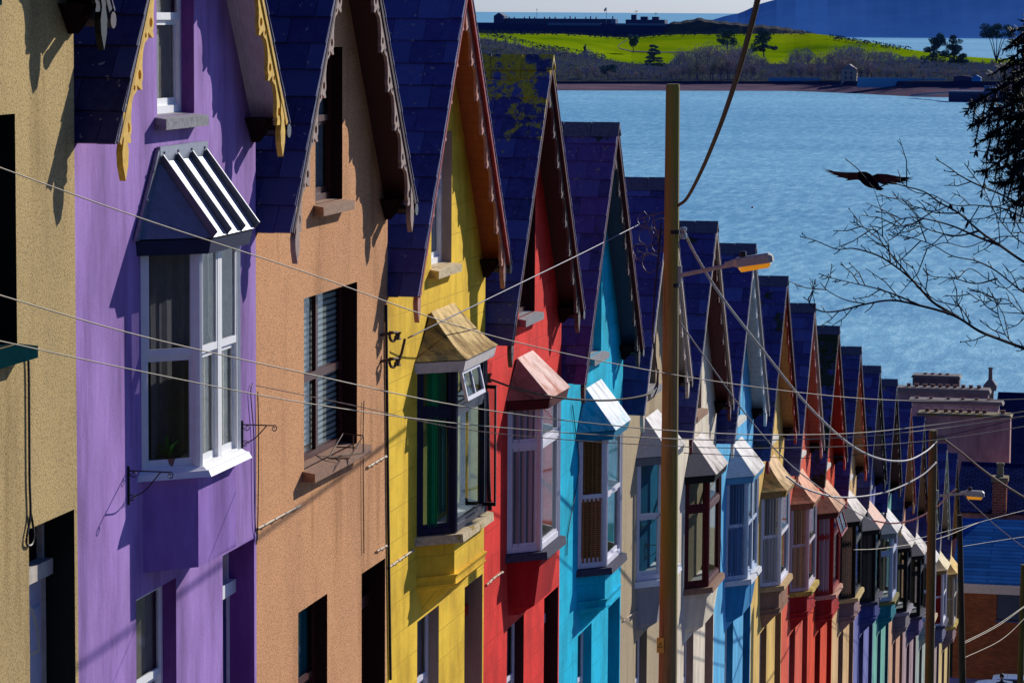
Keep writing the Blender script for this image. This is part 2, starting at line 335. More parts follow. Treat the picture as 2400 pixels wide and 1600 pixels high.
def bay(root, c, wallm):
    s0, s1, s2, s3, d = c['plan']; zt, zb, zp = -4.98, -7.12, c.get('foot', -7.9)
    L = [(0, s0), (d, s1), (d, s2), (0, s3)]
    def plan(e, x0=.0): return [(x0, s0-e), (d+e, s1-e*.42), (d+e, s2+e*.42), (x0, s3+e)]
    def ring(p, z): return [(x, y, z) for x, y in p]
    pm = wallm if c.get('panel') is None else c['panel']
    mb = MB()
    kind = c.get('foot_kind', 'cornice')
    if kind == 'cornice':
        mb.hexa(ring(plan(-.02), -7.66) + ring(plan(-.02), -7.24))
        mb.hexa(ring(plan(.0), -7.72) + ring(plan(.03), -7.66)); mb.hexa(ring(plan(.0), -7.78) + ring(plan(.0), -7.72)); mb.hexa(ring(plan(-.06), -7.86) + ring(plan(.02), -7.78))
        a = plan(-.10); mb.hexa([(0.0, s0+.35, -8.16), (.05, s0+.5, -8.16), (.05, s3-.5, -8.16), (0.0, s3-.35, -8.16)] + ring(a, -7.86))
    elif kind == 'taper':
        mb.hexa(ring(plan(-.10), -7.95) + ring(plan(.0), -7.24))
        mb.hexa([(0.0, s0+.2, -8.06), (.12, s0+.3, -8.06), (.12, s3-.3, -8.06), (0.0, s3-.2, -8.06)] + ring(plan(-.10), -7.95))
    else:
        mb.hexa(ring(plan(-.03), -8.02) + ring(plan(-.03), -7.14))
    bw = hobj('bay_window', mb, pm, root)
    k = MB()
    if kind == 'box': k.hexa(ring(plan(.12), -7.14) + ring(plan(.09), -7.08)); k.hexa(ring(plan(.07), -7.08) + ring(plan(.03), -7.05))
    else: k.hexa(ring(plan(.11), -7.24) + ring(plan(.10), -7.13))
    hobj('window_sill', k, c['sill'], bw)
    fr = MB(); g = MB(); h = zt-zb+.04
    style = c.get('style', 'sash'); fstyle = c.get('front', style)
    for i in range(3):
        (xa, ya), (xb, yb) = L[i], L[i+1]; w = sqrt((xb-xa)**2+(yb-ya)**2); ux, uy = (xb-xa)/w, (yb-ya)/w; nx, ny = uy, -ux
        fn = lambda a, b, n, xa=xa, ya=ya, ux=ux, uy=uy, nx=nx, ny=ny: (xa+ux*a+nx*n, ya+uy*a+ny*n, zb-.0+b)
        cols = 2 if (i == 1 and c.get('split')) else 1
        for q in range(cols):
            ww = (w-.006)/cols
            R, P = sash_rects(ww-.003*cols, h, fstyle if i == 1 else style)
            f2 = lambda a, b, n, fn=fn, q=q, ww=ww: fn(a+q*ww+.003, b, n)
            frame_boxes(fr, f2, ww, R); pane_faces(g, f2, P)
    for (x, y) in (L[1], L[2]):
        fr.tube([(x-.03, y, zb), (x-.03, y, zt)], .05, 8)
    hobj('window_frame', fr, c['frame'], bw); hobj('pane', g, GLASS, bw)
    # head and roof
    hd = MB(); hd.hexa(ring(plan(.10), -5.03) + ring(plan(.13), -4.89)); hobj('eave_board', hd, c['eave'], bw)
    rf = MB(); E = plan(.15); t0, t1, ztop = c.get('top', (2.2, 3.5, -4.25)); T = [(.03, t0), (.03, t0), (.03, t1), (.03, t1)]
    steps = 6; flare = c.get('flare', 1.25)
    def rp(i, v): return (E[i][0]+(T[i][0]-E[i][0])*v, E[i][1]+(T[i][1]-E[i][1])*v, -4.875+(ztop+4.875)*v**flare)
    for i in range(3):
        for j in range(steps):
            a, b = j/steps, (j+1)/steps; q = [rp(i, a), rp(i+1, a), rp(i+1, b), rp(i, b)]
            sc_ = abs(E[i+1][1]-E[i][1])+abs(E[i+1][0]-E[i][0])
            uv = [(0, a*.9), (sc_, a*.9), (sc_, b*.9), (0, b*.9)]
            if j == steps-1 and i != 1: q = q[:3]; uv = uv[:3]
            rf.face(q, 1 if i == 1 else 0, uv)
    rf.face([(x, y, -4.88) for x, y in E], 0)
    mats = c['roof'] if isinstance(c['roof'], (list, tuple)) else [c['roof'], c['roof']]  # sides take a shaded colour, front slope a sunlit one: light painted in
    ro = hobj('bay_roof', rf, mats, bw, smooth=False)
    if c.get('seams'):
        sm = MB(); fl = MB()
        for q in range(4):
            v0, v1 = (rp(1, 0), rp(2, 0)), (rp(1, 1), rp(2, 1)); f = q/3
            a = Vector(v0[0]).lerp(Vector(v0[1]), f); b = Vector(v1[0]).lerp(Vector(v1[1]), f)
            nrm = Vector((.5, 0, .6)).normalized()*.075; s_ = Vector((0, .014, 0))
            sm.hexa([tuple(p) for p in (a-s_, a+s_, b+s_, b-s_, a-s_+nrm, a+s_+nrm, b+s_+nrm*.8, b-s_+nrm*.8)])
        hobj('seam', sm, plain('seam_side', (.10, .11, .14, 1), .4, .5, .3), ro)
        fl.box(.012, .05, t0-.04, t1+.08, ztop-.03, ztop+.12)
        A_, B_ = Vector((.02, s0-.2, -4.88)), Vector((.02, t0-.05, ztop+.06))
        fl.hexa([(.012, s0-.24, -4.88), (.045, s0-.24, -4.88), (.045, s0-.14, -4.88), (.012, s0-.14, -4.88), (.012, t0-.07, ztop+.09), (.045, t0-.07, ztop+.09), (.045, t0+.03, ztop+.06), (.012, t0+.03, ztop+.06)])
        for q in range(4): fl.tube([(.05, t0+.08+q*.42, ztop+.06), (.062, t0+.08+q*.42, ztop+.06)], .014, 6)
        for q in range(3): fl.tube([(.045, s0-.13+q*.2, -4.78+q*.26), (.058, s0-.13+q*.2, -4.78+q*.26)], .014, 6)
        hobj('flashing', fl, c['roof'][0], ro)
    # what is behind the glass
    b = MB(); b.face([(.012, s0+.02, zb+.02), (.012, s3-.02, zb+.02), (.012, s3-.02, zt-.02), (.012, s0+.02, zt-.02)]); hobj('room', b, c.get('room', DARK), bw)
    fl = MB(); fl.face([(x*.9, y, zb+.03) for x, y in plan(-.05, .014)]); hobj('window_board', fl, WHITE if c.get('frame') != NAVYP else LILAC, bw)
    for (x0, y0, x1, y1, za, zc, mt) in c.get('drapes', []):
        dm = MB(); n = 14
        for i in range(n):
            f0, f1 = i/n, (i+1)/n
            def pt(f, z): 
                o = .018*sin(f*n*1.9)
                return (x0+(x1-x0)*f+o, y0+(y1-y0)*f-o, z)
            dm.face([pt(f0, za), pt(f1, za), pt(f1, zc), pt(f0, zc)])
        hobj('curtain', dm, mt, bw)
    return bw

def barge(sg, fret, xa, xb, L=4.6):
    mb = MB(); o = [(0, 0), (L, 0)]; holes = []; per = .56; nper = int(L/per); mean = .13
    if fret:
        inner = []
        t = L; inner.append((L, .20))
        for k in range(nper):
            b = L-.04-k*per                     # cusp at the lower end of every sweep
            inner += [(b, .27), (b-.03, .30), (b-.06, .25), (b-.10, .255), (b-.14, .235), (b-.18, .19), (b-.24, .155), (b-.32, .125), (b-.40, .12), (b-.46, .16), (b-.50, .175), (b-.535, .14)]
            for (tc, q, r_) in ((b-.09, .16, .045), (b-.475, .105, .026)):
                holes.append([(tc+r_*cos(a*pi/4), q+r_*sin(a*pi/4)) for a in range(8)])
        inner = [p for p in inner if p[0] > 1.5*p[1]+.05]
        holes = [h for h in holes if min(p[0] for p in h) > .7]
        o += inner + [(1.444*.12, .12)]
    else:
        o += [(L, .17), (1.444*.14, .14)]
    mb.plate(o, holes, lambda t, q, x: slope(sg, t, q+.05, x), xa, xb)
    return mb
def roof_slope(sg, detail, seed, xf=.385, xbk=-8.0):
    rnd = random.Random(seed); mb = MB()
    # boarding under the slates
    p = [slope(sg, t, q, x) for q in (.045, 0.0) for (t, x) in ((0.0, xf-.01), (4.74, xf-.01), (4.74, xbk), (0.0, xbk))]
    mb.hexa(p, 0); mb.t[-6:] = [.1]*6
    n = 14; cl = 4.78/n
    for k in range(n):
        t0, t1 = k*cl-.02, (k+1)*cl+rnd.uniform(-.004, .004)
        x = xf-rnd.uniform(0, .012) if detail else xf; first = True; off = (k % 2)*.2
        while x > xbk:
            w = rnd.uniform(.36, .46)-(off if first else 0) if (detail and x > -3.6) else 9; first = False
            x1 = max(x-w, xbk); g = .006 if detail else 0; lift = .026+rnd.uniform(-.006, .010); e = rnd.uniform(-.008, .008) if detail else 0
            a, b = slope(sg, t0, -.004, x-g), slope(sg, t0, -.004, x1); c_, d = slope(sg, t1+e, -lift, x1), slope(sg, t1+e, -lift, x-g)
            c0, d0 = slope(sg, t1+e, -lift+.022, x1), slope(sg, t1+e, -lift+.022, x-g); a0 = slope(sg, t0, .006, x-g)
            tt = rnd.random(); mb.face([a, b, c_, d] if sg > 0 else [d, c_, b, a], 0, None, tt)
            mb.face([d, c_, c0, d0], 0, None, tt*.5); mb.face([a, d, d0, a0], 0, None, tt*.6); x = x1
    return mb

def house(i, Y0, w, A, cfg):
    SY[0] = w/5.5
    c = cfg; root = thing('terraced_house', c['label'], 'house', (-9.5, Y0, A-GH), 'stepped gabled houses of the terrace')
    wm, rv = c['wall'], c['reveal']
    near = i <= 6
    holes = []; att = (2.28, 3.42, -3.76, -2.02); mid = (1.82, 4.08, -6.68, -4.77); gw = (1.58, 2.78, -10.2, -8.24); dr = (4.3, 5.42, -10.95, -8.28)
    holes += [att] + ([] if 'bay' in c else [mid]) + [gw, dr]
    mb = MB()
    outer = [(0, -11.6), (5.5, -11.6), (5.5, EAVE-.07), (HW, .0), (0, EAVE-.07)]
    hl = [[(a, z0), (b, z0), (b, z1), (a, z1)] for a, b, z0, z1 in holes]
    loops = [outer]+hl; flat = [p for l in loops for p in l]
    for t in tessellate_polygon([[Vector((a, b, 0)) for a, b in l] for l in loops]):
        p = [(0, flat[k][0], flat[k][1]) for k in t]
        nv = (Vector(p[1])-Vector(p[0])).cross(Vector(p[2])-Vector(p[0])); mb.face(p if nv.x > 0 else p[::-1], 0)
    for a, b, z0, z1 in holes:
        for (p, q) in (((a, z0), (a, z1)), ((a, z1), (b, z1)), ((b, z1), (b, z0)), ((b, z0), (a, z0))):
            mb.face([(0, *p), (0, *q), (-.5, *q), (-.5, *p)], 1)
    for y in (.002, 5.498): mb.face([(0, y, -11.6), (0, y, EAVE-.07), (-8, y, EAVE-.07), (-8, y, -11.6)], 0)
    mb.face([(-8, y, z) for y, z in outer], 0)
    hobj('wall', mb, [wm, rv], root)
    # roof
    sl = c['slate']
    rf = hobj('roof', roof_slope(-1, True, 100+i), sl, root, tint=True); hobj('roof', roof_slope(1, False, 200+i), sl, root, tint=True)
    rd = MB(); z = .03; k = 0.40
    while k > -8:
        k2 = max(k-.46, -8); o = .004*(int(k*100) % 3)
        rd.hexa([(k, HW-.16, -.16+o), (k, HW, .07+o), (k, HW+.16, -.16+o), (k, HW, -.02), (k2, HW-.16, -.16+o), (k2, HW, .07+o), (k2, HW+.16, -.16+o), (k2, HW, -.02)]); k = k2-.008
    hobj('ridge_tiles', rd, c.get('ridge', sl), rf)
    BX = (.328, .366) if i in (0, 1, 2) else (.285, .325)
    for sg in (-1, 1):
        bo = hobj('bargeboard', barge(sg, c.get('fret', True), *BX), c['barge'], root)
        pd = MB(); e = slope(sg, 4.5, .1, 0)
        prof = [(-.05, .10), (.05, .10), (.075, -.06), (.045, -.13), (.085, -.24), (.07, -.36), (.0, -.50), (-.07, -.36), (-.085, -.24), (-.045, -.13), (-.075, -.06)]
        pd.plate([(e[1]+a, e[2]+b) for a, b in prof], [], lambda a, b, x: (x, a, b), BX[0]-.01, BX[1]+.01)
        if c.get('fret', True): hobj('pendant', pd, c['barge'], bo)
        v = MB(); p = [slope(sg, t, q, x) for q in (.10, .046) for (t, x) in ((.06, BX[1]+.002), (4.72, BX[1]+.002), (4.72, .381), (.06, .381))]; v.hexa(p)
        hobj('verge_board', v, c['verge'], root)
        so = MB(); p = [slope(sg, t, q, x) for q in (.075, .047) for (t, x) in ((.08, .0), (4.68, .0), (4.68, BX[0]), (.08, BX[0]))]; so.hexa(p)
        hobj('soffit', so, c['soffit'], root)
    bx = MB()                                            # dark block painting the shade of the eave gap; gutter outlet over the party wall
    bx.hexa([(.003, 5.36, -4.12), (.06, 5.36, -4.12), (.06, 5.47, -4.12), (.003, 5.47, -4.12), (.003, 5.1, -3.86), (.25, 5.1, -3.86), (.25, 5.47, -3.86), (.003, 5.47, -3.86)]); hobj('eave_box', bx, EAVE_SHADE, root)
    gt = MB(); gt.tube([(-.3, 5.52, -3.99), (.34, 5.52, -4.0)], .065, 10); gt.tube([(.33, 5.52, -4.0), (.36, 5.52, -4.0)], .075, 10); hobj('gutter', gt, PVC if i % 3 else GUTM, root)
    # openings
    wall_window(root, *att, c['attic'], c.get('attic_style', 'sash'), c.get('attic_back', ATTB), .13, c['attic_sill'], .13)
    if 'bay' in c: bay(root, c['bay'], wm)
    else: wall_window(root, *mid, c['mid'], 'grid', c['mid_back'], .17, c['mid_sill'], .16)
    wall_window(root, *gw, c['ground'], 'sash', c.get('ground_back', GNDB), .14, c['attic_sill'], .1)
    d = MB(); d.box(-.34, -.29, dr[0], dr[1], dr[2], -8.86); xa = -.289
    for (a, b, z0, z1) in ((.12, .5, .25, .9), (.62, 1.0, .25, .9), (.12, .5, 1.05, 1.85), (.62, 1.0, 1.05, 1.85)):
        d.hexa([(xa, dr[0]+a, dr[2]+z0), (xa, dr[0]+b, dr[2]+z0), (xa, dr[0]+b, dr[2]+z1), (xa, dr[0]+a, dr[2]+z1), (xa+.02, dr[0]+a+.03, dr[2]+z0+.03), (xa+.02, dr[0]+b-.03, dr[2]+z0+.03), (xa+.02, dr[0]+b-.03, dr[2]+z1-.03), (xa+.02, dr[0]+a+.03, dr[2]+z1-.03)])
    dd = hobj('door', d, c['door'], root)
    tb = MB(); tb.box(-.36, -.20, dr[0]+.003, dr[1]-.003, -8.86, -8.72)
    for a in (dr[0]+.003, dr[1]-.063): tb.box(-.36, -.27, a, a+.06, dr[2], -8.86); tb.box(-.36, -.28, a, a+.06, -8.72, dr[3]-.003)
    hobj('door_frame', tb, c.get('doorframe', WHITE), dd)
    fg = MB(); fg.face([(-.33, dr[0], -8.72), (-.33, dr[1], -8.72), (-.33, dr[1], dr[3]), (-.33, dr[0], dr[3])]); hobj('fanlight', fg, DARK, dd)
    if c.get('arch_door'):
        A_ = [(dr[0]+.56+.34*cos(q*pi/10), -9.5+.42*sin(q*pi/10)) for q in range(11)]; B_ = [(dr[0]+.56+.40*cos(q*pi/10), -9.53+.50*sin(q*pi/10)) for q in range(11)]
        ag = MB(); ag.plate(A_, [], lambda a, b, x: (x, a, b), -.288, -.283); hobj('arched_pane', ag, DARK, dd); ag = MB(); ag.plate(B_, [A_], lambda a, b, x: (x, a, b), -.2885, -.268); hobj('arch_trim', ag, plain('cream_trim', (.70, .60, .42, 1)), dd)
    kn = MB(); kn.lathe((-.26, dr[0]+.95, -9.9), [(.0, -.03), (.03, -.02), (.03, .02), (0, .03)], 8); hobj('door_handle', kn, LEADM, dd)
    return root
SLB = (.055, .060, .20, 1); SLP = (.095, .056, .20, 1); SLK = (.022, .019, .085, 1)
def S_(n, c, li=0.0, mo=0.0): return slate('slates_'+n, c, li, mo)
RIDGE = stone('ridge_stone', (.13, .125, .15, 1)); SILLW = stone('painted_stone_sill', (.72, .68, .60, 1)); SILLG = stone('grey_stone_sill', (.26, .26, .28, 1)); SILLM = stone('mossy_sill', (.62, .50, .30, 1), .06)
SILLD = stone('dark_slate_sill', (.06, .06, .10, 1)); SILLB = stone('brown_stone_sill', (.30, .17, .11, 1)); SILLT = stone('brown_step_sill', (.34, .21, .14, 1), .02)
def blockw(n, r, g, b): return wall_block('block_'+n, lit(r, g, b))
def flat(n, r, g, b): return wall_smooth('render_'+n, lit(r, g, b), .28)
def pc(n, r, g, b): return paint('paint_'+n, lit(r, g, b), .5, .2)
def dk(n, r, g, b): return paint('dark_'+n, rgb(r, g, b, 1.5), .45, .4)
def dslate(n, c): return slate('bay_slate_'+n, c)
GREYSL = [plain('bay_slate_side', (.10, .10, .13, 1), .6, .3), hood('bay_slate_bright', (.80, .74, .68, 1), (.22, .18, .15, 1), .06)]  # front slope bright for sun, sides dark for shade, both in the colour
WHITESL = [plain('bay_slate_pale', (.22, .24, .30, 1), .6, .3), hood('bay_slate_white', (.85, .82, .78, 1), (.40, .36, .30, 1), .04)]  # shade on the sides and sunshine on the front painted into the slate
CUR_W = curtain_mat('net_curtain', (.42, .43, .46, 1)); CUR_C = curtain_mat('cream_curtain', (.50, .40, .24, 1)); CUR_G = curtain_mat('green_curtain', (.01, .34, .17, 1), 7); CUR_T = curtain_mat('teal_drape', (.01, .20, .22, 1), 7)
BL_O = blind_mat('wooden_slat_blind', (.45, .16, .04, 1)); BL_C = blind_mat('cream_slat_blind', (.55, .46, .28, 1)); CUR_Y = curtain_mat('yellow_curtain', (.60, .52, .10, 1)); CUR_B = curtain_mat('blue_curtain', (.12, .22, .42, 1)); CUR_R = curtain_mat('red_curtain', (.30, .02, .02, 1))
ROOMG = plain('grey_room', (.085, .085, .07, 1), .9, .0); ROOMT = plain('green_room', (.10, .13, .04, 1), .9, .0)
LEAD = paint('dark_lead_eave', (.02, .024, .07, 1), .5, .4)
def bay_cfg(**k):
    b = dict(plan=(1.53, 1.94, 3.45, 3.86, .41)); b.update(k); return b
H = []
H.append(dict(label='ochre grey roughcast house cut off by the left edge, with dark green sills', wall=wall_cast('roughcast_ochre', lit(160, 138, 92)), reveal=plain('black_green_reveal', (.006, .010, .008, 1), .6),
    slate=S_('black', SLK), barge=dk('green_black', 10, 14, 18), verge=dk('green_black', 10, 14, 18), soffit=boards('dark_boards', (.01, .012, .014, 1)), box=DARK, attic=BLACKP, attic_sill=plain('teal_sill', (.004, .032, .040, 1), .95, .0),
    mid=BLACKP, mid_back=DARK, mid_sill=plain('teal_sill', (.004, .032, .040, 1), .95, .0), ground=WHITE, doorframe=plain('cream_doorframe', (.62, .55, .46, 1), .7, .1), door=paint('lilac_door', (.52, .50, .60, 1), .4, .2), arch_door=True))
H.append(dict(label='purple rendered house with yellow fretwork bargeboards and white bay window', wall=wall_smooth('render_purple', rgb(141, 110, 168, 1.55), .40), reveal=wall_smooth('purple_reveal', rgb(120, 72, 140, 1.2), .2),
    slate=S_('black', SLK), barge=paint('yellow_barge', (.82, .50, .06, 1), .5, .5), verge=paint('yellow_verge', (.70, .42, .05, 1), .5, .6), soffit=boards('cream_boards', (.62, .52, .55, 1), 'X', 14), box=paint('brown_eave', (.06, .012, .010, 1), .6, .4),
    attic=WHITE, attic_sill=SILLG, attic_back=plain('cream_shutter', (.5, .42, .33, 1)), ground=WHITE, ground_back=plain('cream_shutter', (.5, .42, .33, 1)), door=paint('navy_door', (.03, .045, .16, 1), .4, .2),
    bay=bay_cfg(plan=(1.76, 2.20, 3.44, 3.88, .44), foot_kind='box', panel=wall_smooth('purple_panel', rgb(134, 102, 170, 1.4), .25), sill=WHITE, frame=WHITE, eave=LEAD, roof=[LEADM, SEAM_GLARE], seams=True, top=(2.26, 3.62, -4.16), flare=1.0, split=True, style='sash', room=plain('charcoal_room', (.05, .045, .055, 1), .9, .0),  # panel tone holds extra shade, metal front slope holds the sun glare
        drapes=[(.16, 3.38, .38, 3.40, -7.1, -5.0, plain('white_shutter', (.72, .66, .56, 1))), (.05, 1.9, .05, 3.5, -7.1, -5.02, plain('charcoal_drape', (.20, .18, .21, 1))), (.362, 2.28, .362, 2.80, -7.1, -6.0, plain('sunlit_shutter', (.92, .80, .60, 1))), (.362, 2.86, .362, 3.42, -7.1, -6.0, plain('sunlit_shutter', (.92, .80, .60, 1)))])))  # charcoal sheet stands in for a grey reflection in the glass
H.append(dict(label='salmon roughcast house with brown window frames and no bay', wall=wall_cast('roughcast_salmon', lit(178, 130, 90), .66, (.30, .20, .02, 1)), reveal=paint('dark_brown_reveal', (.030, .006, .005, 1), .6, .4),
    slate=S_('blue_black', (.030, .030, .13, 1), 0, 0), barge=paint('brown_cream_barge', (.36, .25, .20, 1), .5, .5), verge=paint('brown_verge', (.05, .012, .010, 1), .6, .4), soffit=boards('oxblood_boards', (.055, .006, .004, 1)), box=paint('brown_eave', (.06, .012, .010, 1), .6, .4),
    attic=BROWNP, attic_style='sash', attic_sill=SILLT, attic_back=plain('grey_net', (.30, .32, .34, 1)), mid=BROWNP, mid_back=blind_mat('patterned_net', (.72, .76, .70, 1), 4.5), mid_sill=SILLB, ground=BROWNP, ground_back=CUR_T, door=paint('oxblood_door', (.03, .004, .004, 1), .5, .4), doorframe=BROWNP))
H.append(dict(label='yellow block-lined house with a mossy bay hood and salmon bargeboards', wall=wall_block('block_yellow', (.98, .63, .05, 1)), reveal=wall_smooth('stone_reveal', (.42, .32, .26, 1), .2),
    slate=S_('blue', SLB, .02, 0), barge=paint('salmon_barge', (.52, .24, .18, 1), .5, .4), verge=paint('red_verge', (.34, .03, .03, 1), .5, .4), soffit=boards('orange_boards', (.42, .09, .012, 1)), box=stone('mossy_box', (.10, .05, .03, 1), .05),
    attic=WHITE, attic_style='sash', attic_sill=SILLM, ground=LILAC, ground_back=plain('grey_net', (.30, .32, .34, 1)), door=paint('red_door', (.50, .02, .02, 1), .4, .2), doorframe=paint('red_door', (.50, .02, .02, 1), .4, .2),
    bay=bay_cfg(plan=(1.53, 1.94, 3.68, 4.09, .42), sill=SILLM, frame=NAVYP, eave=paint('white_eave', (.72, .66, .62, 1), .6, .3), roof=[hood('mossy_hood_side', (.36, .25, .05, 1), (.05, .04, .01, 1), .14), hood('mossy_hood', (.82, .58, .22, 1), (.26, .14, .012, 1), .16)], top=(2.15, 3.45, -4.30), style='top', front='top', room=plain('olive_room', (.46, .44, .14, 1), .9, .0),  # mossy hood in two tones: shade painted on its sides, sun on its front
        drapes=[(.10, 1.67, .20, 1.77, -7.1, -5.0, CUR_G), (.20, 1.80, .34, 2.0, -5.75, -5.0, CUR_G), (.05, 2.5, .05, 2.9, -7.0, -5.0, CUR_T), (.04, 3.0, .04, 3.6, -7.05, -5.0, CUR_Y)])))
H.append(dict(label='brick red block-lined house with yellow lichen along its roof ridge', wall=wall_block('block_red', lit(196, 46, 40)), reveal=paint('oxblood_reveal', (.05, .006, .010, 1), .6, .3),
    slate=S_('blue_lichen', SLB, .13, .02), barge=paint('dark_barge', (.14, .10, .09, 1), .5, .6), verge=paint('maroon_verge', (.08, .012, .016, 1), .6, .4), soffit=boards('oxblood_boards', (.055, .006, .004, 1)), box=paint('maroon_eave', (.10, .008, .010, 1), .6, .5),
    attic=BROWNP, attic_sill=SILLG, ground=LILAC, door=MAROON, doorframe=LILAC,
    bay=bay_cfg(plan=(1.53, 1.94, 3.28, 3.72, .42), foot_kind='taper', panel=wall_smooth('crimson_panel', rgb(168, 26, 30, 1.35), .2), sill=SILLD, frame=LILAC, eave=paint('maroon_eave', (.10, .008, .010, 1), .6, .5), roof=[hood('pink_hood_side', (.30, .10, .10, 1), (.12, .03, .03, 1), .05), hood('pink_hood', (.90, .66, .58, 1), (.60, .22, .14, 1), .10)], flare=1.0, top=(2.05, 3.15, -4.32), style='top', front='top', room=ROOMG,  # pink hood: pale front painted as sunlit, darker sides as shaded
        drapes=[(.03, 1.60, .36, 1.93, -7.1, -5.0, curtain_mat('lilac_net', (.42, .38, .44, 1), 14)), (.05, 2.3, .05, 3.2, -7.1, -5.0, CUR_W)])))
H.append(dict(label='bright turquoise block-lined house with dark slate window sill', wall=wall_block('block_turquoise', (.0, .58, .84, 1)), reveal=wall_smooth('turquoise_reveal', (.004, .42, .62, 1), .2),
    slate=S_('violet', SLP, .02, .06), ridge=RIDGE, barge=paint('maroon_barge', (.09, .05, .05, 1), .5, .6), verge=paint('maroon_verge', (.08, .012, .016, 1), .6, .4), soffit=boards('petrol_boards', (.008, .035, .09, 1), 'Y', 9), box=paint('petrol_eave', (.008, .025, .06, 1), .6, .4),
    attic=LILAC, attic_sill=SILLG, ground=LILAC, ground_back=CUR_B, door=paint('petrol_door', (.01, .10, .25, 1), .4, .2), doorframe=paint('turquoise_frame', (.004, .42, .62, 1), .5, .2),
    bay=bay_cfg(plan=(1.5, 1.89, 3.2, 3.6, .40), sill=SILLD, frame=LILAC, eave=paint('petrol_board', (.004, .20, .36, 1), .5, .2), roof=[hood('turquoise_hood_side', (.01, .42, .62, 1), (.35, .62, .72, 1), .10), hood('white_hood', (.92, .95, .95, 1), (.45, .80, .88, 1), -.02)], flare=1.0, top=(1.95, 3.3, -4.22), style='sash', front='sash', room=DARK,  # turquoise hood: the white of its front is sunshine put into the colour
        drapes=[(.05, 1.60, .30, 1.84, -7.1, -5.0, BL_O), (.05, 2.4, .05, 3.1, -6.0, -5.0, CUR_T)])))
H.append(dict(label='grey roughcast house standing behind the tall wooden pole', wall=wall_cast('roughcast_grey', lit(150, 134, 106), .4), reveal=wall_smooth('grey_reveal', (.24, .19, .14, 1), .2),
    slate=S_('blue', SLB, 0, .02), ridge=RIDGE, barge=paint('cream_barge', (.60, .50, .42, 1), .5, .3), verge=paint('cream_barge', (.60, .50, .42, 1), .5, .3), soffit=boards('grey_boards', (.40, .36, .34, 1)), box=BROWNP,
    attic=WHITE, attic_sill=SILLG, ground=WHITE, door=BROWNP, bay=bay_cfg(sill=WHITE, frame=LILAC, eave=LEADM, roof=WHITESL, flare=1.0, panel=wall_smooth('grey_panel', (.40, .38, .40, 1), .2), foot_kind='taper', room=plain('blue_room', (.03, .16, .28, 1), .9, .0), drapes=[])))
H.append(dict(label='pale pink house with maroon bay frames right of the tall wooden pole', wall=flat('pink', 216, 188, 166), reveal=wall_smooth('pink_reveal', (.42, .30, .24, 1), .2),
    slate=S_('blue_moss', SLB, 0, .05), ridge=RIDGE, barge=MAROON, verge=paint('cream_verge', (.50, .40, .32, 1), .5, .3), soffit=boards('maroon_boards', (.10, .008, .016, 1)), box=MAROON,
    attic=WHITE, attic_sill=SILLB, ground=WHITE, door=MAROON, bay=bay_cfg(sill=SILLB, frame=MAROON, eave=BLACKP, roof=GREYSL, flare=1.0, foot_kind='taper', style='top', front='top', room=plain('beige_room', (.36, .30, .20, 1), .9, .0), drapes=[])))
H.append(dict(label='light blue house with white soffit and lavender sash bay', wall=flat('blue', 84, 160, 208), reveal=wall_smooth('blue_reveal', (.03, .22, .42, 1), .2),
    slate=S_('blue', SLB, 0, .04), ridge=RIDGE, barge=paint('white_barge', (.72, .70, .68, 1), .5, .2), verge=paint('grey_verge', (.34, .33, .32, 1), .5, .2), soffit=boards('white_boards', (.62, .58, .56, 1)), box=paint('teal_eave', (.01, .14, .20, 1), .6, .3),
    attic=WHITE, attic_sill=SILLW, ground=WHITE, door=paint('petrol_door', (.01, .10, .25, 1), .4, .2), bay=bay_cfg(sill=paint('white_sill', (.75, .75, .75, 1), .5, .2), frame=paint('blue_white_frame', (.50, .60, .74, 1), .5, .2), eave=paint('blue_board', (.10, .32, .55, 1), .5, .2), roof=[plain('blue_slate_hood', (.10, .26, .44, 1), .6, .3), hood('bay_slate_white', (.85, .82, .78, 1), (.40, .36, .30, 1), .04)], flare=1.0, foot_kind='taper', panel=wall_smooth('blue_panel', (.03, .26, .55, 1), .2), split=True, drapes=[(.05, 1.62, .3, 1.85, -7.1, -5.0, CUR_B)])))  # hood sides blue for shade, front white for sun, by colour alone
H.append(dict(label='apricot house with crimson bargeboards and a mossy bay hood', wall=flat('apricot', 222, 164, 92), reveal=wall_smooth('apricot_reveal', (.34, .20, .10, 1), .2),
    slate=S_('blue_moss', SLB, 0, .12), ridge=RIDGE, barge=CRIMSON, verge=MAROON, soffit=boards('tan_boards', (.62, .34, .14, 1)), box=MAROON,
    attic=WHITE, attic_sill=SILLW, ground=LILAC, door=BROWNP, bay=bay_cfg(sill=stone('ochre_sill', (.55, .36, .16, 1), .03), frame=LILAC, eave=stone('mossy_eave', (.3, .2, .08, 1), .05), roof=[hood('ochre_hood_side', (.40, .24, .07, 1), (.12, .09, .012, 1), .12), hood('ochre_hood', (.88, .60, .32, 1), (.30, .18, .03, 1), .10)], flare=1.35, panel=wall_smooth('tan_panel', (.36, .20, .13, 1), .2), drapes=[(.05, 1.62, .3, 1.85, -7.1, -5.0, CUR_W)])))  # ochre hood lightened on its sunny front, darkened on its shaded sides
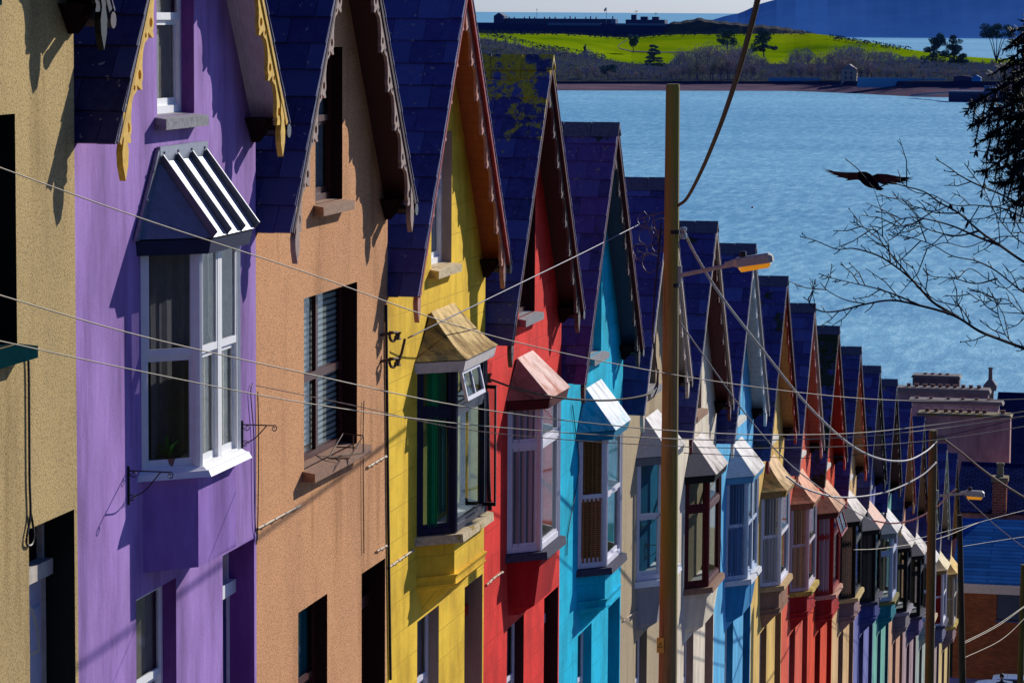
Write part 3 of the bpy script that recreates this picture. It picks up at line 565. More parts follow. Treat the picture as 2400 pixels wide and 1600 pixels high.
H.append(dict(label='coral house with salmon soffit and yellow mossy window sill', wall=flat('coral', 208, 84, 62), reveal=wall_smooth('coral_reveal', (.40, .06, .05, 1), .2),
    slate=S_('blue', SLB, 0, .02), ridge=RIDGE, barge=paint('salmon_light', (.55, .28, .24, 1), .5, .3), verge=paint('stone_verge', (.40, .32, .27, 1), .5, .2), soffit=boards('salmon_boards', (.52, .16, .10, 1)), box=MAROON,
    attic=WHITE, attic_sill=SILLW, ground=LILAC, door=CRIMSON, bay=bay_cfg(sill=stone('yellow_moss_sill', (.58, .42, .08, 1), .1), frame=paint('pinkish_frame', (.60, .52, .56, 1), .5, .2), eave=stone('terracotta_eave', (.3, .14, .07, 1)), roof=[hood('terracotta_hood_side', (.42, .15, .07, 1), (.14, .05, .02, 1), .05), hood('terracotta_hood', (.88, .46, .28, 1), (.40, .14, .06, 1), .06)], flare=1.3, panel=wall_smooth('crimson_panel2', (.42, .02, .022, 1), .2), drapes=[(.05, 1.62, .3, 1.85, -7.1, -5.0, CUR_C)])))  # terracotta hood: sun on the front, shade on the sides, painted in
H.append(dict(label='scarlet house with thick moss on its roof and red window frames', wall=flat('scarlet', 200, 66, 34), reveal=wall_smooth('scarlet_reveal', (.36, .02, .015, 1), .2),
    slate=S_('deep_moss', SLB, 0, .22), ridge=RIDGE, barge=paint('pink_red_barge', (.50, .08, .05, 1), .5, .3), verge=MAROON, soffit=boards('scarlet_boards', (.40, .012, .004, 1)), box=CRIMSON,
    attic=BROWNP, attic_sill=SILLW, ground=BROWNP, door=CRIMSON, bay=bay_cfg(sill=stone('pink_sill', (.58, .30, .20, 1)), frame=CRIMSON, eave=BROWNP, roof=[hood('tile_hood_side', (.42, .20, .10, 1), (.12, .05, .03, 1), .06), hood('tile_hood', (.84, .50, .30, 1), (.30, .13, .06, 1), .10)], flare=1.05, panel=wall_smooth('crimson_panel2', (.42, .02, .022, 1), .2), style='top', front='top', drapes=[(.05, 1.62, .3, 1.85, -7.1, -5.0, CUR_W)])))  # tile hood has sunlit and shaded colours by face
H.append(dict(label='cream house with orange red bargeboards and black bay frames', wall=flat('cream', 196, 160, 112), reveal=wall_smooth('cream_reveal', (.25, .16, .12, 1), .2),
    slate=S_('blue', SLB, 0, .02), ridge=RIDGE, barge=paint('orange_red_barge', (.52, .06, .02, 1), .5, .3), verge=MAROON, soffit=boards('sand_boards', (.55, .33, .16, 1)), box=DARK,
    attic=WHITE, attic_sill=SILLW, ground=LILAC, door=BLACKP, bay=bay_cfg(sill=stone('yellow_stone_sill', (.62, .46, .18, 1)), frame=BLACKP, eave=BLACKP, roof=GREYSL, flare=1.0, panel=wall_smooth('mauve_panel', (.30, .20, .20, 1), .2), style='top', front='top', drapes=[(.05, 1.62, .3, 1.85, -7.1, -5.0, BL_C)])))
H.append(dict(label='slate blue house with navy sill and a pinkish bay hood', wall=flat('slate_blue', 96, 100, 150), reveal=wall_smooth('slate_blue_reveal', (.05, .05, .14, 1), .2),
    slate=S_('blue_moss', SLB, 0, .10), ridge=RIDGE, barge=BLACKP, verge=BLACKP, soffit=boards('mauve_boards', (.22, .18, .20, 1)), box=paint('petrol_eave', (.008, .025, .06, 1), .6, .4),
    attic=WHITE, attic_sill=SILLG, ground=LILAC, door=NAVYP, bay=bay_cfg(sill=SILLD, frame=BLACKP, eave=BLACKP, roof=[GREYSL[0], stone('pale_pink_hood', (.82, .54, .42, 1))], flare=1.0, panel=wall_smooth('navy_panel', (.05, .07, .26, 1), .2), style='top', front='top', drapes=[(.05, 1.62, .3, 1.85, -7.1, -5.0, curtain_mat('dim_curtain', (.12, .11, .09, 1)))])))  # hood front in a painted sunlit pink, sides in the shaded slate
H.append(dict(label='pale teal house with a teal panel under its white framed bay', wall=flat('teal', 100, 158, 142), reveal=wall_smooth('teal_reveal', (.04, .10, .16, 1), .2),
    slate=S_('blue', SLB, .02, 0), ridge=RIDGE, barge=MAROON, verge=BLACKP, soffit=boards('oxblood_dark_boards', (.10, .010, .018, 1)), box=DARK,
    attic=WHITE, attic_sill=SILLG, ground=LILAC, door=MAROON, bay=bay_cfg(sill=stone('mossy_edge_sill', (.22, .19, .06, 1), .06), frame=paint('pale_blue_frame', (.50, .55, .72, 1), .5, .2), eave=LEADM, roof=WHITESL, flare=1.0, panel=wall_smooth('teal_panel', (.01, .20, .26, 1), .2), style='top', front='top', room=ROOMG, drapes=[])))
H.append(dict(label='peach grey house with black bay frames and yellow sill block', wall=flat('peach', 180, 138, 108), reveal=wall_smooth('peach_reveal', (.25, .14, .12, 1), .2),
    slate=S_('blue', SLB, 0, 0), ridge=S_('blue', SLB, 0, 0), barge=paint('tan_barge', (.50, .32, .16, 1), .5, .3), verge=CRIMSON, soffit=boards('tan2_boards', (.42, .26, .13, 1)), box=DARK,
    attic=WHITE, attic_sill=SILLG, ground=LILAC, door=BROWNP, bay=bay_cfg(sill=stone('grey_lilac_sill', (.30, .28, .32, 1)), frame=BLACKP, eave=BLACKP, roof=GREYSL, flare=1.0, panel=wall_smooth('grey_mauve_panel', (.20, .17, .19, 1), .2), style='top', front='top', room=ROOMG, drapes=[])))
H.append(dict(label='mauve house with black bay frames just left of the second pole', wall=flat('mauve', 150, 128, 130), reveal=wall_smooth('mauve_reveal', (.14, .08, .10, 1), .2),
    slate=S_('blue', SLB, 0, 0), ridge=S_('blue', SLB, 0, 0), barge=MAROON, verge=BLACKP, soffit=boards('tan2_boards', (.42, .26, .13, 1)), box=DARK,
    attic=WHITE, attic_sill=SILLG, ground=LILAC, door=NAVYP, bay=bay_cfg(sill=SILLD, frame=BLACKP, eave=BLACKP, roof=GREYSL, flare=1.0, panel=wall_smooth('lavender_panel', (.13, .11, .24, 1), .2), style='top', front='top', room=DARK, drapes=[])))
H.append(dict(label='grey green house mostly hidden by the second pole', wall=flat('grey_green', 140, 150, 140), reveal=wall_smooth('grey_green_reveal', (.12, .12, .12, 1), .2),
    slate=S_('blue', SLB, 0, 0), barge=paint('pale_green_barge', (.40, .46, .38, 1), .5, .3), verge=BLACKP, soffit=boards('navy_boards', (.02, .03, .10, 1)), box=DARK,
    attic=WHITE, attic_sill=SILLG, ground=LILAC, door=NAVYP, bay=bay_cfg(sill=SILLM, frame=LILAC, eave=LEADM, roof=WHITESL, flare=1.0, drapes=[])))
H.append(dict(label='greyish house with red curtains just right of the second pole', wall=flat('grey_violet', 150, 132, 128), reveal=wall_smooth('grey_violet_reveal', (.12, .09, .12, 1), .2),
    slate=S_('blue', SLB, 0, 0), barge=paint('pale_green_barge', (.40, .46, .38, 1), .5, .3), verge=paint('pale_green_barge', (.40, .46, .38, 1), .5, .3), soffit=boards('beige_boards', (.48, .40, .30, 1)), box=DARK,
    attic=WHITE, attic_sill=SILLG, ground=LILAC, door=BROWNP, bay=bay_cfg(sill=SILLD, frame=LILAC, eave=stone('mossy_eave', (.3, .2, .08, 1), .05), roof=[stone('cream_hood_side', (.40, .30, .16, 1), .03), stone('cream_hood', (.80, .68, .42, 1), .03)], flare=1.3, panel=wall_smooth('blue_grey_panel', (.16, .16, .27, 1), .2), drapes=[(.05, 1.62, .3, 1.85, -7.1, -5.0, CUR_R)])))  # cream hood: sunlit colour on the front, shaded colour on the sides
H.append(dict(label='cream house at the far low end of the terrace with mossy yellow hood', wall=flat('pale_cream', 190, 166, 110), reveal=wall_smooth('pale_cream_reveal', (.18, .12, .10, 1), .2),
    slate=S_('blue', SLB, 0, 0), barge=BLACKP, verge=BLACKP, soffit=boards('sand_boards', (.55, .33, .16, 1)), box=BROWNP,
    attic=WHITE, attic_sill=SILLG, ground=LILAC, door=BROWNP, bay=bay_cfg(sill=stone('yellow_moss_sill', (.58, .42, .08, 1), .1), frame=paint('cream_frame', (.50, .44, .36, 1), .5, .2), eave=stone('mossy_eave', (.3, .2, .08, 1), .05), roof=[stone('ochre_hood_side', (.40, .24, .07, 1), .06), stone('yellow_hood', (.75, .52, .16, 1), .06)], flare=1.3, panel=wall_smooth('mauve_panel', (.30, .20, .20, 1), .2), drapes=[(.05, 1.62, .3, 1.85, -7.1, -5.0, CUR_C)])))  # hood front coloured as sunlit yellow, sides as shaded ochre
YS = [20.65, 26.15, 31.62, 37.18, 42.67, 48.15, 53.7, 59.3, 65.0, 70.8, 76.5, 82.2, 88.1, 94.2, 100.3, 106.0, 111.7, 117.5, 123.3, 129.3, 135.5]
AP = [3.9, 2.75, 1.6, .45, -.7, -1.87, -3.05, -4.2, -5.05, -6.22, -7.37, -8.5, -9.68, -10.9, -11.98, -13.4, -14.63, -15.9, -17.2, -18.4]
houses = [house(i, YS[i], YS[i+1]-YS[i], AP[i], H[i]) for i in range(20)]
SY[0] = 1.0
# ------------------------------------------------------------------ light
SUN = Vector((.42, .82, .41)).normalized()
sd = bpy.data.lights.new('sun', 'SUN'); so_ = bpy.data.objects.new('sun', sd); C.objects.link(so_)
sd.energy = 5.0; sd.angle = radians(.5); sd.color = (1.0, .945, .86); so_.rotation_euler = (-SUN).to_track_quat('-Z', 'Y').to_euler()
wd = bpy.data.worlds.new('World'); scene.world = wd; wd.use_nodes = True; t = wd.node_tree
sk = t.nodes.new('ShaderNodeTexSky'); sk.sky_type = 'NISHITA'; sk.sun_disc = False
sk.sun_elevation = math.asin(SUN.z); sk.sun_rotation = atan2(SUN.x, SUN.y); sk.altitude = 50; sk.air_density = 1.0; sk.dust_density = .6; sk.ozone_density = 2.5
tcw = t.nodes.new('ShaderNodeTexCoord'); spw = t.nodes.new('ShaderNodeSeparateXYZ'); t.links.new(tcw.outputs['Generated'], spw.inputs[0])
mrw = t.nodes.new('ShaderNodeMapRange'); mrw.interpolation_type = 'SMOOTHSTEP'; mrw.inputs['From Min'].default_value = .0; mrw.inputs['From Max'].default_value = .16; t.links.new(spw.outputs['Z'], mrw.inputs['Value'])
tiw = t.nodes.new('ShaderNodeMix'); tiw.data_type = 'RGBA'; tiw.inputs[6].default_value = (1.0, 1.36, 2.5, 1); tiw.inputs[7].default_value = (.30, .56, 1.35, 1); t.links.new(mrw.outputs[0], tiw.inputs[0])
muw = t.nodes.new('ShaderNodeMix'); muw.data_type = 'RGBA'; muw.blend_type = 'MULTIPLY'; muw.inputs[0].default_value = 1; t.links.new(sk.outputs[0], muw.inputs[6]); t.links.new(tiw.outputs[2], muw.inputs[7])   # pale at the horizon, deep blue overhead
t.links.new(muw.outputs[2], t.nodes['Background'].inputs['Color']); t.nodes['Background'].inputs['Strength'].default_value = .06
scene.view_settings.view_transform = 'Standard'; scene.view_settings.look = 'None'; scene.view_settings.exposure = 0
scene.cycles.transparent_max_bounces = 16; scene.cycles.max_bounces = 6
# ------------------------------------------------------------------ setting: land, sea, island
def interp(tab, x):
    if x <= tab[0][0]: return tab[0][1]
    for (a, b), (c, d) in zip(tab, tab[1:]):
        if x <= c: return b+(d-b)*(x-a)/(c-a)
    return tab[-1][1]
GP = [(-60, 10.3), (0, -2.2), (136, -30.2), (142, -30.3), (175, -32), (230, -40), (300, -48.5), (380, -55)]
def gz(Y): return interp(GP, Y)
def strip(x0, x1, ys, dz=0.0, nx=1):
    mb = MB()
    for a, b in zip(ys, ys[1:]):
        for k in range(nx):
            xa, xb = x0+(x1-x0)*k/nx, x0+(x1-x0)*(k+1)/nx
            mb.face([(xa, a, gz(a)+dz), (xb, a, gz(a)+dz), (xb, b, gz(b)+dz), (xa, b, gz(b)+dz)])
    return mb
def noisy(name, c1, c2, scale, bump=.3, rough=.9, stretch=(1, 1, 1)):
    n = N(name); v = n.coord(stretch); f = n.noise(v, scale, 8, .65); n.base(n.ramp(f, [(.3, c1), (.65, c2)])); n.rough(rough); n.spec(0)
    if bump: n.bump(f, bump, .05)
    return n.m
YSG = [-60, -30, 0, 40, 80, 120, 136, 139, 142, 175, 200, 230, 260, 300, 380]
struct('ground', strip(-260, 160, YSG, -.15), noisy('rough_ground', (.05, .05, .03, 1), (.10, .11, .05, 1), .6))
asph = noisy('asphalt', (.035, .035, .045, 1), (.065, .065, .07, 1), 6, .4)
struct('road', strip(-7.7, .8, [-60, 0, 40, 80, 120, 136], 0.0), asph)
cs = MB()
for a, b in ((130, 136), (136, 141)): pass
cs.face([(-70, 136.0, gz(136)+.004), (60, 136.0, gz(136)+.004), (60, 141.2, gz(141.2)+.004), (-70, 141.2, gz(141.2)+.004)]); struct('cross_street', cs, asph)
pvm = noisy('concrete_pavement', (.16, .16, .20, 1), (.28, .28, .32, 1), 3)
def pavement(x0, x1):
    mb = MB()
    for a, b in zip([-60, 0, 40, 80, 120], [0, 40, 80, 120, 135.6]):
        mb.hexa([(x0, a, gz(a)-.2), (x1, a, gz(a)-.2), (x1, b, gz(b)-.2), (x0, b, gz(b)-.2), (x0, a, gz(a)+.12), (x1, a, gz(a)+.12), (x1, b, gz(b)+.12), (x0, b, gz(b)+.12)])
    return struct('pavement', mb, pvm)
pavement(-9.48, -7.7); pavement(.8, 2.2)
mb = MB(); mb.box(-70, 60, 141.2, 143.0, gz(142)-.3, gz(142)+.16); struct('pavement', mb, noisy('lilac_pavement', (.20, .21, .36, 1), (.30, .31, .48, 1), 2))
sw = MB()
for a, b in zip(range(-40, 128, 8), range(-32, 136, 8)):
    sw.hexa([(2.2, a, gz(a)-.3), (2.6, a, gz(a)-.3), (2.6, b, gz(b)-.3), (2.2, b, gz(b)-.3), (2.2, a, gz(a)+.9), (2.6, a, gz(a)+.9), (2.6, b, gz(b)+.9), (2.2, b, gz(b)+.9)])
tag(obj('stone_wall', sw, stone('park_wall_stone', (.25, .23, .21, 1), .03)), 'low grey stone wall along the park side of the steep street', 'wall')
# sea
SEA = -46.0
def sea_mat():
    n = N('sea_water'); v = n.coord((1.0, .22, 1)); a = n.noise(v, .45, 7, .80); v2 = n.coord((.16, 1, 1)); b = n.noise(v2, .035, 6, .65)
    v3 = n.coord((.1, .5, 1)); c = n.noise(v3, .008, 5, .6)
    col = n.ramp(a, [(.35, (.012, .14, .31, 1)), (.48, (.06, .40, .56, 1)), (.61, (.50, .90, .93, 1))])
    col = n.mix(.42, col, n.ramp(b, [(.33, (.08, .26, .48, 1)), (.64, (.28, .58, .76, 1))]))
    col = n.mix(.35, col, n.ramp(c, [(.35, (.09, .30, .52, 1)), (.65, (.29, .60, .78, 1))]))
    n.base(col); n.rough(.5); n.spec(.1); n.bump(a, .5, .5); return n.m
mb = MB()
for y0, y1 in ((235, 700), (700, 3000), (3000, 12000), (12000, 120000)):
    k = y1*1.2+400; mb.face([(-k, y0, SEA), (k, y0, SEA), (k, y1, SEA), (-k, y1, SEA)])
struct('sea', mb, sea_mat())
# island: terrain rows from the shore up to the fort meadow
def seadist(x, y):
    d = ray(x, y); return d.y*(SEA/d.z)
SHORE = [(900, 212), (1850, 214), (1990, 219), (2150, 228), (2400, 231), (2900, 233)]
FT = [(900, 82), (1130, 78), (1217, 79), (1317, 80), (1403, 85), (1447, 88), (1497, 88), (1544, 83), (1600, 81), (1803, 80), (1903, 79), (1944, 83), (2030, 98), (2137, 117), (2250, 132), (2400, 142), (2900, 150)]
FBT = [(900, 84), (1130, 90), (1200, 103), (1250, 114), (1330, 124), (1420, 140), (1480, 150), (1560, 150), (1900, 150), (2140, 140), (2250, 150), (2900, 160)]
def island_rows(x):
    D = seadist(x, interp(SHORE, x)+1); s = interp(SHORE, x)-213; ft = interp(FT, x); fb = max(ft+3, interp(FBT, x))
    ys = [(0, None), (30, 207+s*.9), (70, 197+s*.4), (72, 191), (110, 188), (200, min(181, fb+18)), (330, min(178, fb)), (430, min(170, ft*.4+fb*.6)), (540, ft), (600, ft+1), (800, ft+22)]
    out = []
    for dd, y in ys:
        Y = D+dd
        p = at(x, y, Y) if y is not None else at(x, interp(SHORE, x)+1, D) - Vector((0, 0, 1))
        out.append(p)
    return out
XC = list(range(300, 3600, 20)); rows = [island_rows(x) for x in XC]; mb = MB(); nr = len(rows[0]); zone = [0, 0, 1, 2, 2, 2, 3, 3, 4, 4]
for a, b in zip(rows, rows[1:]):
    for k in range(nr-1): mb.face([a[k], b[k], b[k+1], a[k+1]], zone[k])
def island_pt(x, dd):                  # point of the island ground, dd metres behind the shore
    R = island_rows(x); D = R[0].y; p = R[0]
    for q in R[1:]:
        if q.y-D >= dd: return p.lerp(q, max(0, (dd-(p.y-D))/(q.y-p.y)))
        p = q
    return p
grass = N('meadow_grass'); gv = grass.coord((.35, .5, 1)); gf = grass.noise(gv, .022, 9, .70)
grass.base(grass.ramp(gf, [(.30, (.06, .14, .006, 1)), (.46, (.18, .29, .004, 1)), (.58, (.25, .35, .006, 1)), (.70, (.34, .38, .02, 1))])); grass.rough(.9); grass.spec(0)
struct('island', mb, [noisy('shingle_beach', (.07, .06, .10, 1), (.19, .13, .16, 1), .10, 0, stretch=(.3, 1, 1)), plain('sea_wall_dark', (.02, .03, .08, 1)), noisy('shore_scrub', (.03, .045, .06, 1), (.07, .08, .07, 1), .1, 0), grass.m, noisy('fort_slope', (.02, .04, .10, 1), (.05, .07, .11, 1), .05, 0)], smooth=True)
# headland across the inlet
mb = MB(); RG = [(1640, 60), (1672, 46), (1703, 37), (1727, 34), (1755, 22), (1782, 8), (1820, -1), (1870, -6), (1950, -5), (2050, -14), (2200, -30), (2400, -40), (2700, -46), (3100, -30)]
pr_ = [None]
for x in range(1640, 4300, 15):
    f = at(x, 88+(x-2000)*.004, 6000); f.z = SEA-1; y = interp(RG, x)+.6*sin(x*.05)+.4*sin(x*.13+1); col = [f, at(x, 85, 6060)]
    for k in (1, 2, 3, 4): col.append(at(x, 85+(y-85)*k/4 if k < 4 else y, 6060+180*k))
    col.append(at(x, y+20, 7800))
    if pr_[0]:
        for k in range(6): mb.face([pr_[0][k], col[k], col[k+1], pr_[0][k+1]])
    pr_[0] = col
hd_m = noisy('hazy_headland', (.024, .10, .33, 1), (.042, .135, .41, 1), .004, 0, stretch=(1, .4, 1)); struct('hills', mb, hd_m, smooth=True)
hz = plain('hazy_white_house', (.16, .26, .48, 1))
for (x, y, w) in ((2316, 9, 14), (2340, 7, 22), (2368, 8, 16), (2392, 26, 9), (2383, 38, 12)):
    p = at(x, y, 6600); m = w*.87/2; mb = MB(); mb.box(-m, m, 0, 8, -7, 3); mb.hexa([(-m, 0, 3), (m, 0, 3), (m, 8, 3), (-m, 8, 3), (-m, 4, 6), (m, 4, 6), (m, 4.1, 6), (-m, 4.1, 6)])
    o = obj('hillside_house', mb, hz); o.location = p; tag(o, 'tiny pale house in the haze on the blue headland', 'house', 'pale houses on the blue headland')
# the fort behind the meadow
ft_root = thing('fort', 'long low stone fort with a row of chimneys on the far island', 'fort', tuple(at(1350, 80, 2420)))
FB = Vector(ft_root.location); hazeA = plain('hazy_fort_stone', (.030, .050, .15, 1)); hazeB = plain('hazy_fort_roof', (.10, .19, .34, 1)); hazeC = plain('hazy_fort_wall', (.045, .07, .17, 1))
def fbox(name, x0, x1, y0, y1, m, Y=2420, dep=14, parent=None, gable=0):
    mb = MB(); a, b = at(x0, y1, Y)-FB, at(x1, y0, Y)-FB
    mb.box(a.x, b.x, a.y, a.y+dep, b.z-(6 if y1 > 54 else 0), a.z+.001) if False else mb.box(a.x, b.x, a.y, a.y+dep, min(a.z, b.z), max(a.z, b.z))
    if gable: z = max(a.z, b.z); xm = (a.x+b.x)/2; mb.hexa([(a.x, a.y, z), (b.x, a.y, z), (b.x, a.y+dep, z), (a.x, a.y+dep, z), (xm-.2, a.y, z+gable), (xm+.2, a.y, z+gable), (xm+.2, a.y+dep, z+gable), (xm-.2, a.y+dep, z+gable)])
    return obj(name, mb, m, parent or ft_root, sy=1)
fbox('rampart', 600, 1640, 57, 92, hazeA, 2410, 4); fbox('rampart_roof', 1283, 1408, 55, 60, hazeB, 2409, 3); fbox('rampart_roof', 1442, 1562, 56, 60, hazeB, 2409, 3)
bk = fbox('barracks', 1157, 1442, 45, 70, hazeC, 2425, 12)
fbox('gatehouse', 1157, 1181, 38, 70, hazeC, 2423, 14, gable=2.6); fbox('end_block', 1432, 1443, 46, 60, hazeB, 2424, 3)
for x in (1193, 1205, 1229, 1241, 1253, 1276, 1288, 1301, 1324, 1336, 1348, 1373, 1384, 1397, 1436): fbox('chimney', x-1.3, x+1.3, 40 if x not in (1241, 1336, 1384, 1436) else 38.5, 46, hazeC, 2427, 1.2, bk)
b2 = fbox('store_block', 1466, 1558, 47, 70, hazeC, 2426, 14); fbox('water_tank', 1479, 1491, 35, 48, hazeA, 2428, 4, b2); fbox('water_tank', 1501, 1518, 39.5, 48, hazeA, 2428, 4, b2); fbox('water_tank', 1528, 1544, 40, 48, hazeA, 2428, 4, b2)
mb = MB(); prev = None
for x in range(1556, 1920, 8):
    y = interp([(1556, 62), (1575, 52), (1600, 50), (1641, 42), (1665, 48), (1750, 56), (1837, 64), (1896, 75), (1920, 82)], x)+1.2*sin(x*.21); c = [at(x, 86, 2395), at(x, y+6, 2410), at(x, y, 2440), at(x, 86, 2500)]
    if prev: [mb.face([prev[k], c[k], c[k+1], prev[k+1]]) for k in range(3)]
    prev = c
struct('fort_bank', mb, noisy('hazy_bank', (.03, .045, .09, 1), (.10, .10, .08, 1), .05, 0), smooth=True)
mb = MB(); p = at(1421, 56, 2400); mb.tube([(0, 0, 0), (0, 0, 12.6)], .16, 5)
fp = obj('flagpole', mb, hazeB); fp.location = p; tag(fp, 'thin flagpole with a small flag in front of the fort', 'flagpole')
mb = MB(); mb.face([(-.1, 0, 12.4), (-2.0, 0, 11.0), (-1.6, 0, 8.8), (-.1, 0, 10.2)]); obj('flag', mb, plain('pale_flag', (.5, .5, .55, 1)), fp, sy=1)
for x, y0, y1 in ((1258, 20, 46), (1491, 24, 48), (1537, 29, 52)):
    mb = MB(); p = at(x, y1, 2405); h = (y1-y0)*.325; mb.tube([(0, 0, 0), (0, 0, h)], .13, 5); mb.box(-1.3 if x > 1480 else -.4, 1.3 if x > 1480 else .4, -.1, .1, h*.86, h*.86+.35)
    o = obj('mast', mb, hazeA); o.location = p; tag(o, {1258: 'thin radio mast above the long barracks roof of the fort', 1491: 'mast with a crossbar rising beside the tallest fort tank', 1537: 'mast with a crossbar at the right end of the fort blocks'}[x], 'mast')
# shore buildings of the island
def shore_box(name, x0, x1, y0, y1, dd, m, dep, label, cat, roof=None, parts=None):
    g = island_pt((x0+x1)/2, dd); Y = g.y; a, b = at(x0, y1, Y), at(x1, y0, Y); t = thing(name, label, cat, (a.x, Y, a.z)); w, h = b.x-a.x, b.z-a.z
    mb = MB(); mb.box(0, w, 0, dep, -3, h); obj('wall', mb, m, t, sy=1)
    if roof: mb = MB(); mb.hexa([(-.3, -.3, h+.01), (w+.3, -.3, h+.01), (w+.3, dep+.3, h+.01), (-.3, dep+.3, h+.01), (w*.45, -.3, h+roof[0]), (w*.55, -.3, h+roof[0]), (w*.55, dep+.3, h+roof[0]), (w*.45, dep+.3, h+roof[0])]); obj('roof', mb, roof[1], t, sy=1)
    return t, w, h
t, w, h = shore_box('shore_house', 1971, 2007, 164, 191, 74, plain('cream_house_wall', (.34, .30, .28, 1)), 9, 'cream gabled house standing at the island water edge', 'house', (3.2, plain('pinkish_house_roof', (.22, .20, .26, 1))))
for fx, fz in ((.25, .62), (.62, .62), (.25, .2), (.62, .2)):
    mb = MB(); mb.box(w*fx, w*fx+1, -.06, 0, h*fz, h*fz+1.6); obj('window', mb, hazeA, t, sy=1)
bluew = plain('pale_blue_wall', (.10, .30, .52, 1))
shore_box('shore_wall', 1801, 1924, 183, 190, 76, bluew, .6, 'pale blue wall along the island shore left of the cream house', 'wall')
shore_box('shore_wall', 2009, 2217, 184, 193, 76, bluew, .6, 'long pale blue wall along the island shore right of the cream house', 'wall')
shore_box('shore_shed', 2277, 2299, 183, 198, 72, plain('bright_blue_shed', (.04, .24, .60, 1)), 5, 'small bright blue shed near the pier on the island', 'shed', (1.6, plain('blue_shed_roof', (.03, .19, .50, 1))))
shore_box('boathouse', 2235, 2277, 180, 198, 75, plain('dim_boathouse', (.06, .05, .13, 1)), 6, 'low dark purple building left of the blue shed', 'shed', (.6, plain('dim_boathouse', (.06, .05, .13, 1))))
shore_box('shore_hut', 1541, 1643, 152, 186, 120, plain('dark_barn', (.025, .04, .10, 1)), 10, 'dark low building among the bare trees on the island', 'barn', (.5, plain('dark_barn', (.025, .04, .10, 1)))) if False else None
pY = seadist(2260, 239); a, b = at(2223, 240, pY), at(2440, 216, pY); t = thing('pier', 'dark wooden pier with sheet piles at the island shore', 'pier', (a.x, pY, SEA))
w = b.x-a.x; h = b.z-SEA; mb = MB(); mb.box(0, w, 0, 10, h-.7, h); obj('deck', mb, plain('pier_deck', (.12, .16, .26, 1)), t, sy=1)
mb = MB(); k = 0
while k < w: mb.box(k, k+.75, .2, .7, -2, h-.7); k += .95
mb.box(0, w, .75, 9, -2, h-.72); obj('piles', mb, plain('pier_piles', (.05, .06, .14, 1)), t, sy=1)
mb = MB()
for k in range(0, int(w), 3): mb.tube([(k, .2, h), (k, .2, h+1.1)], .07, 4)
mb.tube([(0, .2, h+1.1), (w, .2, h+1.1)], .07, 4); obj('railing', mb, plain('pale_rail', (.25, .36, .55, 1)), t, sy=1)
mb = MB(); mb.box(w*.38, w*.50, 3, 6, h, h+2.8); obj('hut', mb, plain('pier_hut', (.06, .16, .34, 1)), t, sy=1)
mb = MB(); mb.hexa([(w*.1, 9, h-.3), (w*.1+3, 9, h-.3), (w*.1-26, 60, 1.2), (w*.1-30, 60, 1.2), (w*.1, 9, h), (w*.1+3, 9, h), (w*.1-26, 60, 1.9), (w*.1-30, 60, 1.9)]); obj('gangway', mb, plain('pier_deck', (.12, .16, .26, 1)), t, sy=1)
mb = MB(); mb.lathe((0, 0, 0), [(.0, -.2), (.22, -.1), (.22, .2), (.1, .4), (.0, .45)], 10); o = obj('buoy', mb, plain('red_buoy', (.7, .03, .06, 1))); d = ray(1763, 488); o.location = d*(SEA/d.z); tag(o, 'small red buoy floating alone on the open water', 'buoy')

# ------------------------------------------------------------------ island trees
def bark(name, c): return plain(name, c, .9, .1)
def bare_tree_mesh(seed, H_=12.0, spread=.42):
    rnd = random.Random(seed); tr = MB(); cr2 = MB(); tr.tube([(0, 0, -1), (0, 0, H_*.3), (rnd.uniform(-.4, .4), 0, H_*.6)], [.32, .24, .12], 5)
    for k in range(26):
        a = rnd.uniform(0, 2*pi); e = rnd.uniform(.35, 1.45); L = H_*rnd.uniform(.3, .55); z0 = H_*rnd.uniform(.15, .5); r_ = L*cos(e)*spread*2.2
        p0 = Vector((0, 0, z0)); p1 = p0+Vector((cos(a)*r_*.6, sin(a)*r_*.6, L*sin(e)*.5)); p2 = p0+Vector((cos(a)*r_, sin(a)*r_, L*sin(e)))
        tr.tube([p0, p1, p2], [.13, .09, .05], 3, cap=False)
        for q in range(26):
            f = rnd.uniform(.3, 1.15); c = p0.lerp(p2, f)+Vector((rnd.gauss(0, .8), rnd.gauss(0, .8), rnd.gauss(0, .7))); l_ = rnd.uniform(.5, 1.3); b_ = rnd.uniform(0, 2*pi); d = Vector((cos(b_)*.5, sin(b_)*.5, rnd.uniform(.4, 1)))*l_
            s_ = Vector((-sin(b_), cos(b_), .2))*.10; cr2.face([c-s_, c+s_, c+d])
    return tr, cr2
